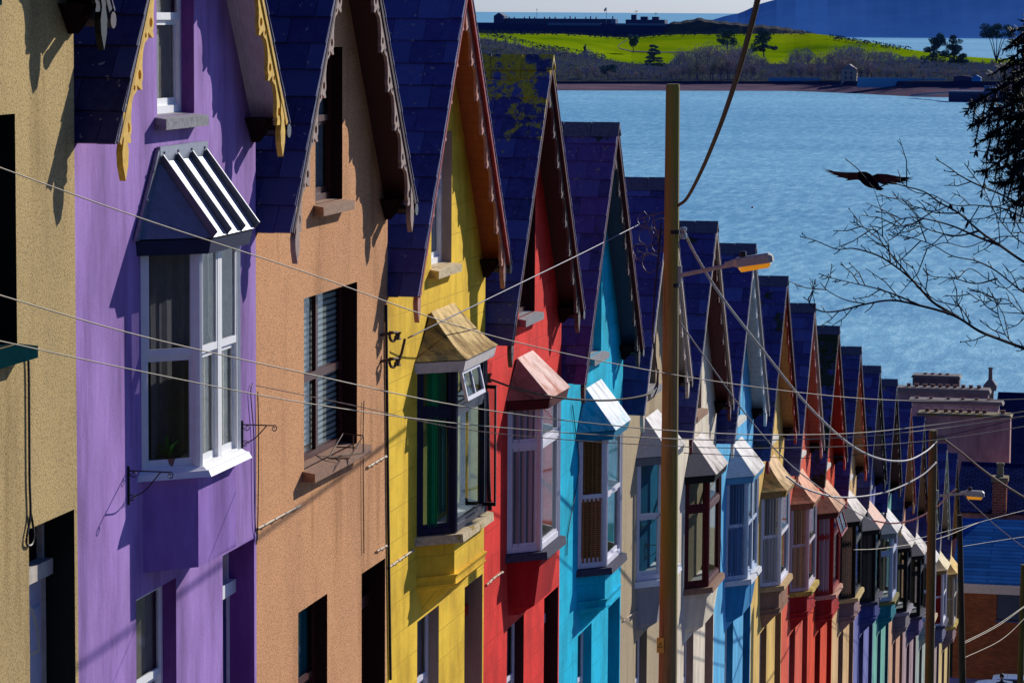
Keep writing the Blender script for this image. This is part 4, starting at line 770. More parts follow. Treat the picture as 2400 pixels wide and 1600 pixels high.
def dense_tree_mesh(seed, H_, kind):
    rnd = random.Random(seed); tr = MB(); cw = MB(); tr.tube([(0, 0, -1), (0, 0, H_*.4), (0, 0, H_*.75)], [.4, .3, .15], 6)
    blobs = []
    if kind == 'oval': blobs = [(rnd.uniform(-.24, .24)*H_, rnd.gauss(0, H_*.12), H_*rnd.uniform(.36, .88), H_*.14) for _ in range(24)]
    elif kind == 'cedar':
        for k in range(6):
            z = H_*(.42+.1*k); r_ = H_*(.30-.035*k)
            for q in range(5): a = rnd.uniform(0, 6.3); blobs.append((cos(a)*r_*.7, sin(a)*r_*.7, z+rnd.uniform(-.03, .03)*H_, (r_*.55, H_*.035)))
            tr.tube([(0, 0, z), (r_, 0, z+.1)], .12, 4); tr.tube([(0, 0, z), (-r_, 0, z+.1)], .12, 4)
    elif kind == 'umbrella':
        for k in range(5): a = -1.2+k*.6; tr.tube([(0, 0, H_*.05), (sin(a)*H_*.16, cos(a)*1, H_*.5), (sin(a)*H_*.34, cos(a)*2, H_*.85)], [.4, .28, .14], 5)
        blobs = [(rnd.uniform(-.42, .42)*H_, rnd.uniform(-.2, .2)*H_, H_*rnd.uniform(.68, .98), (H_*.13, H_*.06)) for _ in range(40)]
    else: blobs = [(rnd.uniform(-.42, .42)*H_*(1.12-z), rnd.gauss(0, H_*.17*(1.1-z)), H_*z, H_*.10) for z in [rnd.uniform(.12, .95) for _ in range(40)]]
    for (x, y, z, r_) in blobs:
        rx, rz = r_ if isinstance(r_, tuple) else (r_, r_*.8)
        for q in range(120):
            v = Vector((rnd.gauss(0, 1), rnd.gauss(0, 1), rnd.gauss(0, 1))).normalized()*rnd.uniform(.6, 1.05); c = Vector((x+v.x*rx, y+v.y*rx, z+v.z*rz)); s_ = rnd.uniform(.25, .6)
            d1 = Vector((rnd.gauss(0, 1), rnd.gauss(0, 1), rnd.gauss(0, .6))).normalized()*s_; d2 = d1.cross(v).normalized()*s_*.7; cw.face([c-d1, c+d2, c+d1, c-d2])
    return tr, cw
def tree_thing(label, tr, cw, mt, mc, loc, group=None, name='bare_tree'):
    t = thing(name, label, 'tree', loc, group); obj('trunk', tr, mt, t, sy=1); obj('crown', cw, mc, t, sy=1); return t
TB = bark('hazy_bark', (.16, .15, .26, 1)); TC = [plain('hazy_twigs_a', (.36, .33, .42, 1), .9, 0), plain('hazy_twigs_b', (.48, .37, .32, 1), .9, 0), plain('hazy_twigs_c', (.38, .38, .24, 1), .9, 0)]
TWX = [(1060, 95), (1110, 100), (1180, 108), (1250, 124), (1330, 128), (1355, 112), (1385, 104), (1400, 122), (1430, 142), (1480, 150), (1500, 136), (1560, 142), (1590, 112), (1640, 96), (1700, 88), (1760, 100), (1800, 135), (1840, 142), (1860, 100), (1890, 98), (1925, 124), (1960, 97), (2000, 92), (2030, 106), (2080, 108), (2140, 122), (2200, 132), (2300, 135), (2400, 140), (2480, 140)]
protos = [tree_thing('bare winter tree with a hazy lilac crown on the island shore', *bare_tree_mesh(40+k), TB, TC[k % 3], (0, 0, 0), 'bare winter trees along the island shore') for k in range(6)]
rt = random.Random(5); first = [True]*6; x = 1105; kk = 0
while x < 2440:
    top = interp(TWX, x)
    for dd in (rt.uniform(85, 130), rt.uniform(190, 300)):
        if dd > 180 and top > 130 and x < 2140: continue
        p = island_pt(x+rt.uniform(-8, 8), dd); k = kk % 6; kk += 1
        want = (at(x, top+rt.uniform(0, 26) + (22 if dd < 180 else 0), p.y).z-p.z)/12.0
        sc_ = max(.45, min(1.7, want)); o = protos[k] if first[k] else copy_tree(protos[k]); first[k] = False
        o.location = p; o.scale = (sc_*rt.uniform(.9, 1.3), sc_, sc_); o.rotation_euler.z = rt.uniform(0, 6.28)
    x += rt.uniform(8, 14)
wd_ = MB()                              # the undergrowth between them, one mass
for k in range(26000):
    x = rt.uniform(1060, 2480); top = interp(TWX, x); dd = rt.choice((rt.uniform(80, 140), rt.uniform(140, 320)))
    p = island_pt(x, dd) if k % 1 == 0 else p; ht = max(2.0, (at(x, top+16, p.y).z-p.z)); c = p+Vector((0, 0, ht*rt.random()**1.6)); l_ = rt.uniform(.5, 1.6); b_ = rt.uniform(0, 6.28)
    d = Vector((cos(b_)*.5, sin(b_)*.3, rt.uniform(.5, 1)))*l_; s_ = Vector((cos(b_+1), 0, .15))*rt.uniform(.25, .6); wd_.face([c-s_, c+s_, c+d], rt.choice((0, 0, 1, 2)))
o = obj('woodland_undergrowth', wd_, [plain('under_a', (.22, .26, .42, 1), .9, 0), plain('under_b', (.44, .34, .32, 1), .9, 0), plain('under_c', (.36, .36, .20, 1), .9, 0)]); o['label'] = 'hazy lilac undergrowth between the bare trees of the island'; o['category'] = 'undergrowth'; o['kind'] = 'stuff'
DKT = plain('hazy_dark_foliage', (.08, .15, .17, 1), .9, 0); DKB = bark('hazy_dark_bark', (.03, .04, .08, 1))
def special(x, yb, yt, dd, kind, label, seed, sx=1.0, mat=DKT):
    p = at(x, yb, island_pt(x, dd).y); H_ = (yb-yt)*p.y/7400*1.01; tr, cw = dense_tree_mesh(seed, H_, kind); t = tree_thing(label, tr, cw, DKB, mat, tuple(p), None, {'cedar': 'cedar_tree', 'umbrella': 'pine_tree', 'cone': 'conifer_tree'}.get(kind, 'round_tree')); t.scale = (sx, 1, 1)
special(1484, 121, 79, 420, 'oval', 'round dark tree alone on the bright green meadow', 1, .85)
special(1533, 186, 104, 140, 'cedar', 'tall cedar with flat layered branches on the island shore', 2, .9)
special(1371, 150, 105, 300, 'cone', 'slim pointed conifer among bare trees left on the meadow edge', 3, .35)
special(1790, 130, 68, 330, 'cone', 'broad dark evergreen at the right of the largest wood', 4, 1.3)
special(1705, 125, 66, 340, 'oval', 'dark round evergreen above the bare wood below the fort bank', 5, 1.2)
special(2195, 160, 78, 230, 'cone', 'dark conifer left of the pair at the island right end', 6, 1.1); special(2237, 160, 84, 240, 'cone', 'dark conifer right of the pair at the island right end', 7, 1.1)
special(2335, 150, 60, 220, 'umbrella', 'tall spreading umbrella pine on the island right end', 8, .9); special(2420, 150, 70, 240, 'umbrella', 'umbrella pine cut by the right edge of the picture', 9, .8)
special(1600, 182, 148, 110, 'oval', 'low dark evergreen clump on the shore left of the cedar', 11, 2.2) if False else special(1425, 184, 150, 105, 'oval', 'low dark evergreen clump on the shore left of the cedar', 11, 1.7)

# hedges and a track on the meadow
hg = MB(); rh = random.Random(21)
def hedge(pts, n, hgt):
    for k in range(n):
        f = rh.random()*(len(pts)-1); i = int(f); x = pts[i][0]+(pts[i+1][0]-pts[i][0])*(f-i); dd = pts[i][1]+(pts[i+1][1]-pts[i][1])*(f-i); p = island_pt(x, dd)+Vector((rh.uniform(-1, 1), rh.uniform(-2, 2), rh.uniform(0, hgt))); s_ = rh.uniform(.4, 1.0); a = rh.uniform(0, 6.3)
        d1 = Vector((cos(a), .3, rh.uniform(-.3, .6)))*s_; d2 = Vector((-.4, .3, rh.uniform(.5, 1)))*s_; hg.face([p-d1, p+d2, p+d1, p-d2*.6])
hedge([(1120, 520), (1200, 522), (1300, 525), (1440, 528), (1560, 532), (1700, 534), (1900, 536)], 900, 2.6)
hedge([(1944, 520), (2030, 515), (2137, 505)], 380, 3.0); hedge([(1130, 470), (1180, 430), (1260, 350), (1330, 335), (1420, 332)], 500, 3.0)
o = obj('field_hedge', hg, [plain('hazy_hedge', (.10, .12, .14, 1), .9, 0)]); o['kind'] = 'stuff'; o['label'] = 'dark hedge growth along the edges of the bright island meadow'; o['category'] = 'hedge'
tk = MB(); pv_ = None
for x, dd in ((1470, 520), (1455, 490), (1448, 470), (1452, 455), (1480, 442), (1530, 432), (1600, 425), (1640, 420)):
    a, b = island_pt(x, dd-3)+Vector((0, 0, .25)), island_pt(x, dd+3)+Vector((0, 0, .25))
    if pv_: tk.face([pv_[0], a, b, pv_[1]])
    pv_ = (a, b)
struct('path', tk, plain('grey_track', (.16, .15, .18, 1), .9, 0))
# ------------------------------------------------------------------ buildings at the foot of the hill
RENDR = wall_smooth('stack_render', (.52, .30, .28, 1), .35); RENDD = wall_smooth('stack_render_dark', (.25, .18, .22, 1), .35); MOSSC = stone('moss_coping', (.20, .17, .12, 1), .12); COPE = stone('stack_coping', (.20, .17, .16, 1)); POT = plain('clay_pot', (.32, .16, .12, 1), .8)
def brick(name, c, mortar, sx=.23, sy=.075):
    n = N(name); tc = n.n('ShaderNodeTexCoord'); sp = n.n('ShaderNodeSeparateXYZ'); cb = n.n('ShaderNodeCombineXYZ'); n.l(tc.outputs['Object'], sp.inputs[0]); n.l(sp.outputs['X'], cb.inputs['X']); n.l(sp.outputs['Z'], cb.inputs['Y'])
    br = n.n('ShaderNodeTexBrick'); n.l(cb.outputs[0], br.inputs['Vector'])
    for k, q in (('Scale', 1.0), ('Brick Width', sx), ('Row Height', sy), ('Mortar Size', sy*.13), ('Color1', c), ('Color2', mul(c, .62)), ('Mortar', mortar)): br.inputs[k].default_value = q
    n.base(n.mix(.6, br.outputs['Color'], n.ramp(n.noise(n.coord(), .8, 6), [(.3, (.5, .5, .55, 1)), (.6, W1)]), 'MULTIPLY')); n.rough(.95); n.spec(0); return n.m
BR = brick('red_brick', (.40, .12, .05, 1), (.18, .12, .09, 1)); BRC = brick('chimney_brick', (.36, .10, .05, 1), (.30, .24, .22, 1), .30, .13)
SLR = brick('small_roof_slate', (.020, .034, .13, 1), (.008, .010, .04, 1), .36, .22); TIL = brick('blue_lean_to_tile', (.04, .20, .52, 1), (.02, .10, .30, 1), 3.0, .32)
def stack(label, Y, x0, x1, ytop, ycap, potx, ypot, m, cope, ybot=None, dep=1.2, over=4, house_h=9):
    base = gz(Y)-1; c = at((x0+x1)/2, ytop, Y); t = thing('chimney_gable', label, 'chimney', (c.x, Y, base), 'rendered gables and chimney stacks below the terrace'); O = Vector((c.x, Y, base))
    a, b = at(x0, ycap, Y)-O, at(x1, ycap, Y)-O; mb = MB(); mb.box(a.x, b.x, 0, dep, 0, a.z); obj('stack', mb, m, t, sy=1)
    tp = at(x0-over, ytop, Y)-O; te = at(x1+over, ytop, Y)-O; mb = MB(); mb.hexa([(tp.x, -.12, a.z+.001), (te.x, -.12, a.z+.001), (te.x, dep+.12, a.z+.001), (tp.x, dep+.12, a.z+.001), (tp.x+.1, -.05, tp.z), (te.x-.1, -.05, tp.z), (te.x-.1, dep, tp.z), (tp.x+.1, dep, tp.z)]); cp = obj('coping', mb, cope, t, sy=1)
    for px in potx:
        p = at(px, ytop, Y)-O; h = (ytop-ypot)/7400*Y*1.02; mb = MB(); r_ = .11 if h > .2 else .10; mb.lathe((p.x, dep/2, tp.z-.02), [(r_, 0), (r_*1.05, h*.8), (r_*1.3, h*.82), (r_*1.3, h), (r_*.8, h), (r_*.75, h*.5)], 10); obj('chimney_pot', mb, POT, t, sy=1)
    return t
stack('broad rendered gable with mossy yellow coping and ten clay pots', 165, 2150, 2368, 966, 971, (2171, 2192, 2215, 2232, 2250, 2270, 2289, 2306, 2349), 957, RENDR, MOSSC)
stack('pale lilac gable behind the mossy one with six spaced clay pots', 174, 2138, 2340, 935, 944, (2147, 2180, 2221, 2255, 2287, 2316), 930, wall_smooth('stack_lilac', (.44, .34, .40, 1), .3), COPE, over=12)
stack('dark wide stack with ten reddish pots below the topmost stack', 184, 2104, 2316, 907, 917, (2128, 2146, 2166, 2184, 2202, 2219, 2237, 2256, 2274, 2293), 899, RENDD, COPE, over=6)
stack('topmost rendered chimney stack with four pots against the water', 194, 2139, 2248, 878, 884, (2167, 2184, 2202, 2219), 874, wall_smooth('stack_grey', (.15, .12, .15, 1), .3), COPE)
t = thing('turret_chimney', 'stepped stone chimney with one tall slender pot against the water', 'chimney', tuple(at(2319, 960, 190))); O = Vector(t.location)
mb = MB(); 
def zz(y): return (at(2319, y, 190)-O).z
mb.box(-.22, .22, 0, .5, -6, zz(915)); mb.hexa([(-.36, -.1, zz(915)), (.36, -.1, zz(915)), (.36, .6, zz(915)), (-.36, .6, zz(915)), (-.40, -.1, zz(905)), (.40, -.1, zz(905)), (.40, .6, zz(905)), (-.40, .6, zz(905))]); mb.hexa([(-.42, -.12, zz(905)), (.42, -.12, zz(905)), (.42, .62, zz(905)), (-.42, .62, zz(905)), (-.12, .1, zz(890)), (.12, .1, zz(890)), (.12, .4, zz(890)), (-.12, .4, zz(890))])
obj('stack', mb, COPE, t, sy=1); mb = MB(); mb.lathe((0, .25, zz(893)), [(.13, 0), (.12, .3), (.11, .7), (.15, .72), (.15, .8), (.08, .8)], 10); obj('chimney_pot', mb, COPE, t, sy=1)
# slate roof behind the gables on the right
def slab_house(label, x0, x1, yr, ye, Yr, Ye, ywall, wallm, roofm, back=8, name='slate_roofed_house', sub=None):
    a = at(x0, ye, Ye); b = at(x1, ye, Ye); rz = at((x0+x1)/2, yr, Yr).z; t = thing(name, label, 'house', (a.x, Ye, gz(Ye)-1)); O = Vector(t.location); w = b.x-a.x; ez = a.z-O.z; rz -= O.z
    mb = MB(); mb.box(0, w, .25, Yr-Ye+back, 0, ez-.06); mb.hexa([(0, .25, ez-.06), (w, .25, ez-.06), (w, 2*(Yr-Ye)-.25, ez-.06), (0, 2*(Yr-Ye)-.25, ez-.06), (0, Yr-Ye-.1, rz-.12), (w, Yr-Ye-.1, rz-.12), (w, Yr-Ye+.1, rz-.12), (0, Yr-Ye+.1, rz-.12)]); obj('wall', mb, wallm, t, sy=1)
    d = Yr-Ye; ln = sqrt(d*d+(rz-ez)**2); rm = MB()
    rm.hexa([(-.2, 0, -.04), (w+.2, 0, -.04), (w+.2, 0, ln), (-.2, 0, ln), (-.2, -.06, -.04), (w+.2, -.06, -.04), (w+.2, -.06, ln), (-.2, -.06, ln)])
    ro = obj('roof', rm, roofm, t, sy=1); ro.location = (0, 0, ez+.02); ro.rotation_euler = (-atan2(d, rz-ez), 0, 0)
    rm = MB(); rm.hexa([(-.2, d+.02, rz), (w+.2, d+.02, rz), (w+.2, 2*d, ez), (-.2, 2*d, ez), (-.2, d+.02, rz+.06), (w+.2, d+.02, rz+.06), (w+.2, 2*d, ez+.06), (-.2, 2*d, ez+.06)]); obj('roof', rm, roofm, t, sy=1)
    mb = MB(); mb.tube([(-.2, d, rz+.05), (w+.2, d, rz+.05)], .09, 6); obj('ridge_tiles', mb, SLR, ro if False else t, sy=1)
    return t, w, ez, rz, O
slab_house('long dark blue slate roof behind the gables at the right edge', 2326, 2560, 926, 1085, 206, 198, 1100, RENDD, SLR)
t, w, ez, rz, O = slab_house('rendered house with blue slate roof and brick chimney behind the blue lean-to', 2244, 2620, 1093, 1200, 155.5, 150.5, 1222, RENDR, SLR)
c0, c1 = at(2325, 1200, 150.2)-O, at(2359, 1130, 150.2)-O; ch = MB(); ch.box(c0.x, c1.x, -.35, .45, c0.z-.8, c1.z); cs_ = obj('chimney', ch, BRC, t, sy=1); ch = MB(); ch.box(c0.x-.07, c1.x+.07, -.42, .52, c1.z, c1.z+.22); obj('coping', ch, MOSSC, cs_, sy=1); ch = MB(); ch.lathe(((c0.x+c1.x)/2, .05, c1.z+.2), [(.24, 0), (.17, .1), (.15, .55), (.20, .58), (.20, .68), (.12, .68)], 12); obj('chimney_pot', ch, plain('mossy_pot', (.25, .22, .12, 1)), cs_, sy=1)
# brick workshop with a blue tiled lean-to roof
a = at(2236, 1375, 143.2); b = at(2640, 1375, 143.2); t = thing('brick_workshop', 'red brick building with a bright blue roof and white gutter at the street foot', 'building', (a.x, 143.2, gz(143)+.15)); O = Vector(t.location); w = b.x-a.x
ez = at(2300, 1372, 143.2).z-O.z; rz = at(2300, 1222, 148.5).z-O.z
win = (at(2335, 1452, 143.2)-O, at(2400, 1386, 143.2)-O); x0, x1, z0, z1 = win[0].x, win[1].x, win[0].z, win[1].z
mb = MB()
for (p, q, r_, s_) in ((0, x0, 0, ez), (x1, w, 0, ez), (x0, x1, 0, z0), (x0, x1, z1, ez)): mb.face([(p, 0, r_), (q, 0, r_), (q, 0, s_), (p, 0, s_)])
for (p, q) in (((x0, z0), (x1, z0)), ((x1, z0), (x1, z1)), ((x1, z1), (x0, z1)), ((x0, z1), (x0, z0))): mb.face([(p[0], 0, p[1]), (q[0], 0, q[1]), (q[0], .2, q[1]), (p[0], .2, p[1])])
mb.face([(0, 0, 0), (0, 0, ez), (0, 5.2, rz-.1), (0, 5.2, 0)]); obj('wall', mb, BR, t, sy=1)
mb = MB(); mb.box(x0, x1, .14, .2, z0, z1); wn = obj('window', mb, plain('dark_blue_pane', (.01, .02, .09, 1), .2, .5), t, sy=1); mb = MB(); mb.box(x0-.05, x1+.05, -.06, .1, z0-.08, z0-.005); obj('window_sill', mb, plain('blue_sill', (.05, .10, .30, 1)), wn, sy=1)
d = 5.3; ln = sqrt(d*d+(rz-ez)**2); rm = MB(); rm.hexa([(-.15, 0, -.05), (w, 0, -.05), (w, 0, ln), (-.15, 0, ln), (-.15, -.06, -.05), (w, -.06, -.05), (w, -.06, ln), (-.15, -.06, ln)]); ro = obj('roof', rm, TIL, t, sy=1); ro.location = (0, -.02, ez+.10); ro.rotation_euler = (-atan2(d, rz-ez), 0, 0)
mb = MB(); mb.box(-.18, w, -.16, -.03, ez-.06, ez+.10); mb.box(-.12, w, -.10, -.002, ez-.34, ez-.06); obj('gutter', mb, paint('pale_gutter', (.58, .56, .62, 1), .5, .2), t, sy=1)

# ------------------------------------------------------------------ poles and street lamps
def wood(name, c, green):
    n = N(name); v = n.coord((1, 1, .05)); f = n.noise(v, 14, 6, .7); a = n.ramp(f, [(.3, mul(c, .35)), (.5, c), (.75, mul(c, 1.35))])
    g = n.ramp(n.noise(n.coord((1, 1, .3)), 1.6, 5), [(.45, K1), (.62, W1)]); a = n.mix(g, a, n.mix(.7, a, green)); n.base(a); n.rough(.85); n.bump(f, .4, .01); return n.m
WOODA = wood('weathered_pole_wood', (.30, .22, .08, 1), (.26, .24, .012, 1)); WOODB = wood('dark_pole_wood', (.15, .085, .03, 1), (.12, .10, .012, 1)); LAMPG = plain('lamp_housing', (.52, .50, .44, 1), .55, .3)
def amber():
    n = N('amber_lens'); n.b.inputs['Base Color'].default_value = (.95, .50, .03, 1); n.rough(.25); n.b.inputs['Transmission Weight'].default_value = .25; n.b.inputs['Emission Color'].default_value = (1, .50, .03, 1); n.b.inputs['Emission Strength'].default_value = .22; return n.m
AMB = amber()
def pole(label, top, bot, r1, r2, mt, lamp=None):
    T, B_ = Vector(top), Vector(bot); g = gz(T.y); d = (B_-T).normalized(); k = (g-.5-T.z)/d.z; Bm = T+d*k; t = thing('utility_pole', label, 'pole', (Bm.x, Bm.y, g)); O = Vector(t.location)
    mb = MB(); mb.tube([T-O, T-O+d*.05, Bm-O], [r1*.93, r1, r2], 16); obj('pole', mb, mt, t, smooth=False, sy=1); return t, O
def add_lamp(t, O, root_, neck, headc, size, clamp=True):
    """bracket arm and lantern; the lamp hangs over the road"""
    mb = MB(); mb.tube([root_-O, neck-O], .032, 8); mb.tube([root_-O+Vector((-.02, 0, -.12)), root_-O+Vector((-.02, 0, .14))], .05, 8); ar = obj('lamp_arm', mb, LAMPG, t, sy=1)
    c = headc-O; ax = (headc-neck).normalized(); sl_ = Vector((ax.x, 0, ax.z)).normalized(); up = Vector((-sl_.z, 0, sl_.x)); sd_ = Vector((0, 1, 0)); L, Wd = size
    def P(u, v, w_): return tuple(c+sl_*u+sd_*v+up*w_)
    prof = [(-.78, .035, -.02, .05), (-.52, .06, -.03, .075), (-.45, .10, -.045, .095), (.40, .11, -.045, .10), (.50, .08, -.035, .06)]
    mb = MB(); rings = [[P(u*L, -v, a), P(u*L, v, a), P(u*L, v*.8, b*.8), P(u*L, v*.35, b), P(u*L, -v*.35, b), P(u*L, -v*.8, b*.8)] for u, v, a, b in prof]
    for r1, r2 in zip(rings, rings[1:]):
        for i in range(6): j = (i+1) % 6; mb.face([r1[i], r1[j], r2[j], r2[i]])
    mb.face(rings[0]); mb.face(rings[-1]); hd = obj('lamp_head', mb, LAMPG, t, sy=1)
    mb = MB(); rr_ = [[P(u*L, -v, a), P(u*L, v, a), P(u*L, v*.75, b), P(u*L, -v*.75, b)] for u, v, a, b in ((-.43, .08, -.046, -.07), (-.36, .10, -.046, -.125), (.36, .10, -.046, -.115), (.42, .08, -.046, -.07))]
    for r1, r2 in zip(rr_, rr_[1:]):
        for i in range(4): j = (i+1) % 4; mb.face([r1[i], r1[j], r2[j], r2[i]])
    mb.face(rr_[0]); mb.face(rr_[-1]); obj('lens', mb, AMB, hd, sy=1)
    mb = MB(); mb.lathe(P(-.28*L, 0, .085), [(.05, 0), (.055, .05), (.045, .09), (.0, .10)], 10); obj('photocell', mb, PVC, hd, sy=1)
YP = 46.0
tp, bp = at(1577, 197, YP), at(1565, 1600, YP); t1_, O1 = pole('tall weathered wooden pole in front of the houses, with an amber street lamp', tp, bp, .104, .15, WOODA)
add_lamp(t1_, O1, at(1594, 645, YP), at(1712, 621, YP-.1), at(1768, 613, YP-.1), (.56, .1))
for yb in (543, 668):
    mb = MB(); p = at(1575, yb, YP)-O1; mb.tube([p-Vector((0, 0, .03)), p+Vector((0, 0, .03))], .113, 14); obj('strap', mb, IRON, t1_, sy=1)
mb = MB(); p = at(1602, 548, YP)-O1; mb.lathe((p.x, p.y, p.z-.08), [(.0, 0), (.05, .01), (.055, .08), (.03, .10), (.05, .13), (.05, .17), (0, .19)], 10); obj('insulator', mb, plain('glass_insulator', (.35, .50, .55, 1), .2, .6), t1_, sy=1)
mb = MB(); rk = random.Random(3)
for k in range(7):
    cpt = at(1512+rk.uniform(-18, 40), 512+k*17+rk.uniform(-10, 10), YP)-O1; rr_ = rk.uniform(.07, .16); ang = rk.uniform(0, 3)
    mb.tube([cpt+Vector((cos(a)*rr_*cos(ang*.3), sin(a)*.05, sin(a)*rr_*rk.uniform(.7, 1.1))) for a in [q*.52 for q in range(13)]], .007, 5)
for (pa, pb) in (((1500, 512), (1563, 495)), ((1500, 530), (1560, 545)), ((1508, 508), (1530, 560)), ((1530, 500), (1545, 570)), ((1540, 560), (1562, 600)), ((1508, 600), (1560, 580))): mb.tube([at(*pa, YP)-O1, at(*pb, YP)-O1], .009, 5)
obj('cable_tails', mb, plain('grey_cable', (.16, .15, .19, 1), .5, .3), t1_, sy=1)
mb = MB(); pth = smoothpath([at(x, y, YP-.05) - O1 for x, y in ((1550, 520), (1543, 600), (1534, 700), (1530, 790), (1538, 850), (1542, 900), (1532, 930))], 5); mb.tube(pth, .012, 5); obj('down_lead', mb, PVC, t1_, sy=1)
YP2 = 78.0
tp, bp = at(2187, 1008, YP2), at(2178, 1600, YP2); t2_, O2 = pole('second dark wooden pole down the street with a grey street lamp', tp, bp, .105, .122, WOODB)
add_lamp(t2_, O2, at(2197, 1161, YP2), at(2258, 1156, YP2-.1), at(2285, 1158, YP2-.1), (.46, .1))
mb = MB()
for k in range(5): mb.tube([at(2190, 1018+k*4, YP2)-O2, at(2212+k*2, 1022+k*3, YP2-.2)-O2], .012, 5); mb.lathe(tuple(at(2210+k*2, 1022+k*3, YP2-.2)-O2), [(.02, -.03), (.035, 0), (.02, .05)], 6)
obj('insulators', mb, plain('grey_cable', (.16, .15, .19, 1), .5, .3), t2_, sy=1)
t3_, O3 = pole('third pole, black and slender, at the right end of the houses', at(2249, 1206, 101), at(2256, 1600, 101), .085, .12, wood('black_pole_wood', (.035, .022, .012, 1), (.10, .10, .012, 1)))
t4_, O4 = pole('mossy olive pole carrying bundled wires at the right edge', at(2399, 1322, 112), at(2391, 1600, 112), .10, .12, wood('olive_pole_wood', (.10, .085, .02, 1), (.13, .13, .01, 1)))
# warning plate on the first pole: yellow with a black-edged triangle
p = at(1549, 1511, YP-.14); sg = MB(); W_, H_ = .085, .115
t = thing('warning_sign', 'small yellow warning plate with a triangle low on the tall wooden pole', 'sign', tuple(p)); mb = MB(); mb.box(-W_/2-.02, W_/2, -.006, 0, -H_, H_); obj('plate', mb, paint('sign_yellow', (.80, .55, .10, 1), .5, .2), t, sy=1)
def tri(s_): return [(-.01-.042*s_, -.03*s_-.004), (-.01+.042*s_, -.03*s_-.004), (-.01, .05*s_)]
mb = MB(); mb.plate(tri(1.0), [tri(.72)], lambda a, b, x: (a, -x, b), .0065, .009); mb.box(-.013, -.007, -.011, -.0065, -.008, .02); obj('triangle', mb, IRON, t, sy=1)

# ------------------------------------------------------------------ wires and cables
WIREM = plain('pale_wire', (.50, .42, .28, 1), .55, .3); DWIRE = plain('dark_wire', (.03, .03, .04, 1), .5, .3); TWM = plain('twisted_wire', (.20, .18, .15, 1), .6, .3); TWL = plain('pale_twisted_wire', (.42, .40, .42, 1), .5, .4)
def px_path(pts, n=10): return smoothpath([at(x*1.0204, y*1.0204, Y) for x, y, Y in pts], n)
def wire(name, label, pts, r, m, group=None, n=10):
    mb = MB(); mb.tube(px_path(pts, n), r, 6); o = obj(name, mb, m, smooth=True); return tag(o, label, 'wire', group)
def twisted(name, label, pts, r, m, pitch=.34, strands=3, n=40):
    P = px_path(pts, n); mb = MB(); L = 0; acc = [0]
    for a, b in zip(P, P[1:]): L += (b-a).length; acc.append(L)
    steps = int(L/pitch*7); res = []; j = 0
    for k in range(steps+1):
        s_ = L*k/steps
        while j < len(acc)-2 and acc[j+1] < s_: j += 1
        f = (s_-acc[j])/max(1e-6, acc[j+1]-acc[j]); res.append((P[j].lerp(P[j+1], f), (P[j+1]-P[j]).normalized(), s_))
    for q in range(strands):
        pts3 = []
        for p, d, s_ in res:
            e1 = d.cross(Vector((0, 1, .3))).normalized(); e2 = d.cross(e1); a = s_/pitch*2*pi+q*2*pi/strands; pts3.append(p+(e1*cos(a)+e2*sin(a))*r)
        mb.tube(pts3, r*.95, 5)
    o = obj(name, mb, m, smooth=True); return tag(o, label, 'cable')
wire('overhead_wire', 'topmost thin wire sweeping from upper left in front of the purple canopy', [(-60, 362, 20), (0, 385, 20.5), (320, 500, 22), (700, 625, 24), (1100, 763, 26.5), (1500, 852, 28.5), (1870, 905, 30.5), (2130, 921, 32), (2420, 914, 33)], .0050, WIREM)
wire('overhead_wire', 'middle thin wire crossing the purple bay window at mid height', [(-60, 660, 20), (0, 678, 20.5), (310, 768, 22), (700, 857, 24), (1100, 939, 26.5), (1560, 990, 28.5), (1905, 997, 30.5), (2150, 975, 32), (2420, 934, 33)], .0054, WIREM)
wire('overhead_wire', 'lowest thin wire crossing the purple bay window above its sill', [(-60, 772, 20), (0, 783, 20.5), (310, 850, 22), (700, 925, 24), (1100, 977, 26.5), (1560, 1008, 28.5), (1905, 1006, 30.5), (2150, 985, 32), (2420, 945, 33)], .0050, WIREM)
wire('overhead_wire', 'thin wire starting at the wall between the purple and salmon houses', [(588, 885, 31), (800, 928, 31), (1100, 990, 31), (1560, 1025, 31), (1905, 1026, 32), (2150, 1010, 33), (2420, 968, 34)], .0046, WIREM)
wire('overhead_wire', 'dark thin wire just under the pale ones at the right', [(1570, 1040, 40), (1905, 1050, 40), (2150, 1005, 40), (2420, 942, 40)], .005, DWIRE)
twisted('twisted_cable', 'thick dark twisted cable dropping from the sky to the tall pole', [(1752, -40, 21), (1742, -8, 22), (1725, 60, 23), (1690, 185, 26), (1650, 300, 31), (1610, 395, 37), (1578, 455, 43), (1558, 472, 45.9)], .012, plain('brown_cable', (.11, .075, .045, 1), .7, .2), .22)
twisted('twisted_cable', 'long sagging twisted cable from the tall pole down to the second pole', [(1570, 530, 45.9), (1600, 590, 47), (1660, 685, 50), (1745, 795, 54), (1850, 925, 59), (1945, 1015, 64), (2015, 1052, 69), (2080, 1058, 73), (2125, 1038, 76), (2152, 1014, 77.9)], .0125, TWL, .26)
wire('house_cable', 'straight grey service cable from the yellow house to the tall pole', [(937, 776, 37.6), (1060, 716, 39), (1200, 648, 41), (1340, 580, 43.5), (1465, 517, 45.9)], .009, plain('blue_grey_cable', (.10, .10, .17, 1), .5, .3))
wire('house_cable', 'black sagging cable from the red house bracket to the tall pole lead', [(1128, 872, 42.4), (1200, 896, 42.8), (1300, 915, 43.4), (1400, 919, 44.2), (1480, 908, 45), (1506, 888, 45.6), (1512, 850, 45.9)], .016, plain('old_cable', (.14, .12, .09, 1), .7, .2))
twisted('twisted_cable', 'sagging pale twisted cable rising from the apricot house to the second pole', [(1806, 1094, 68), (1850, 1122, 69), (1930, 1142, 71), (2030, 1131, 74), (2110, 1096, 76.5), (2150, 1062, 77.8)], .0125, TWL, .26)
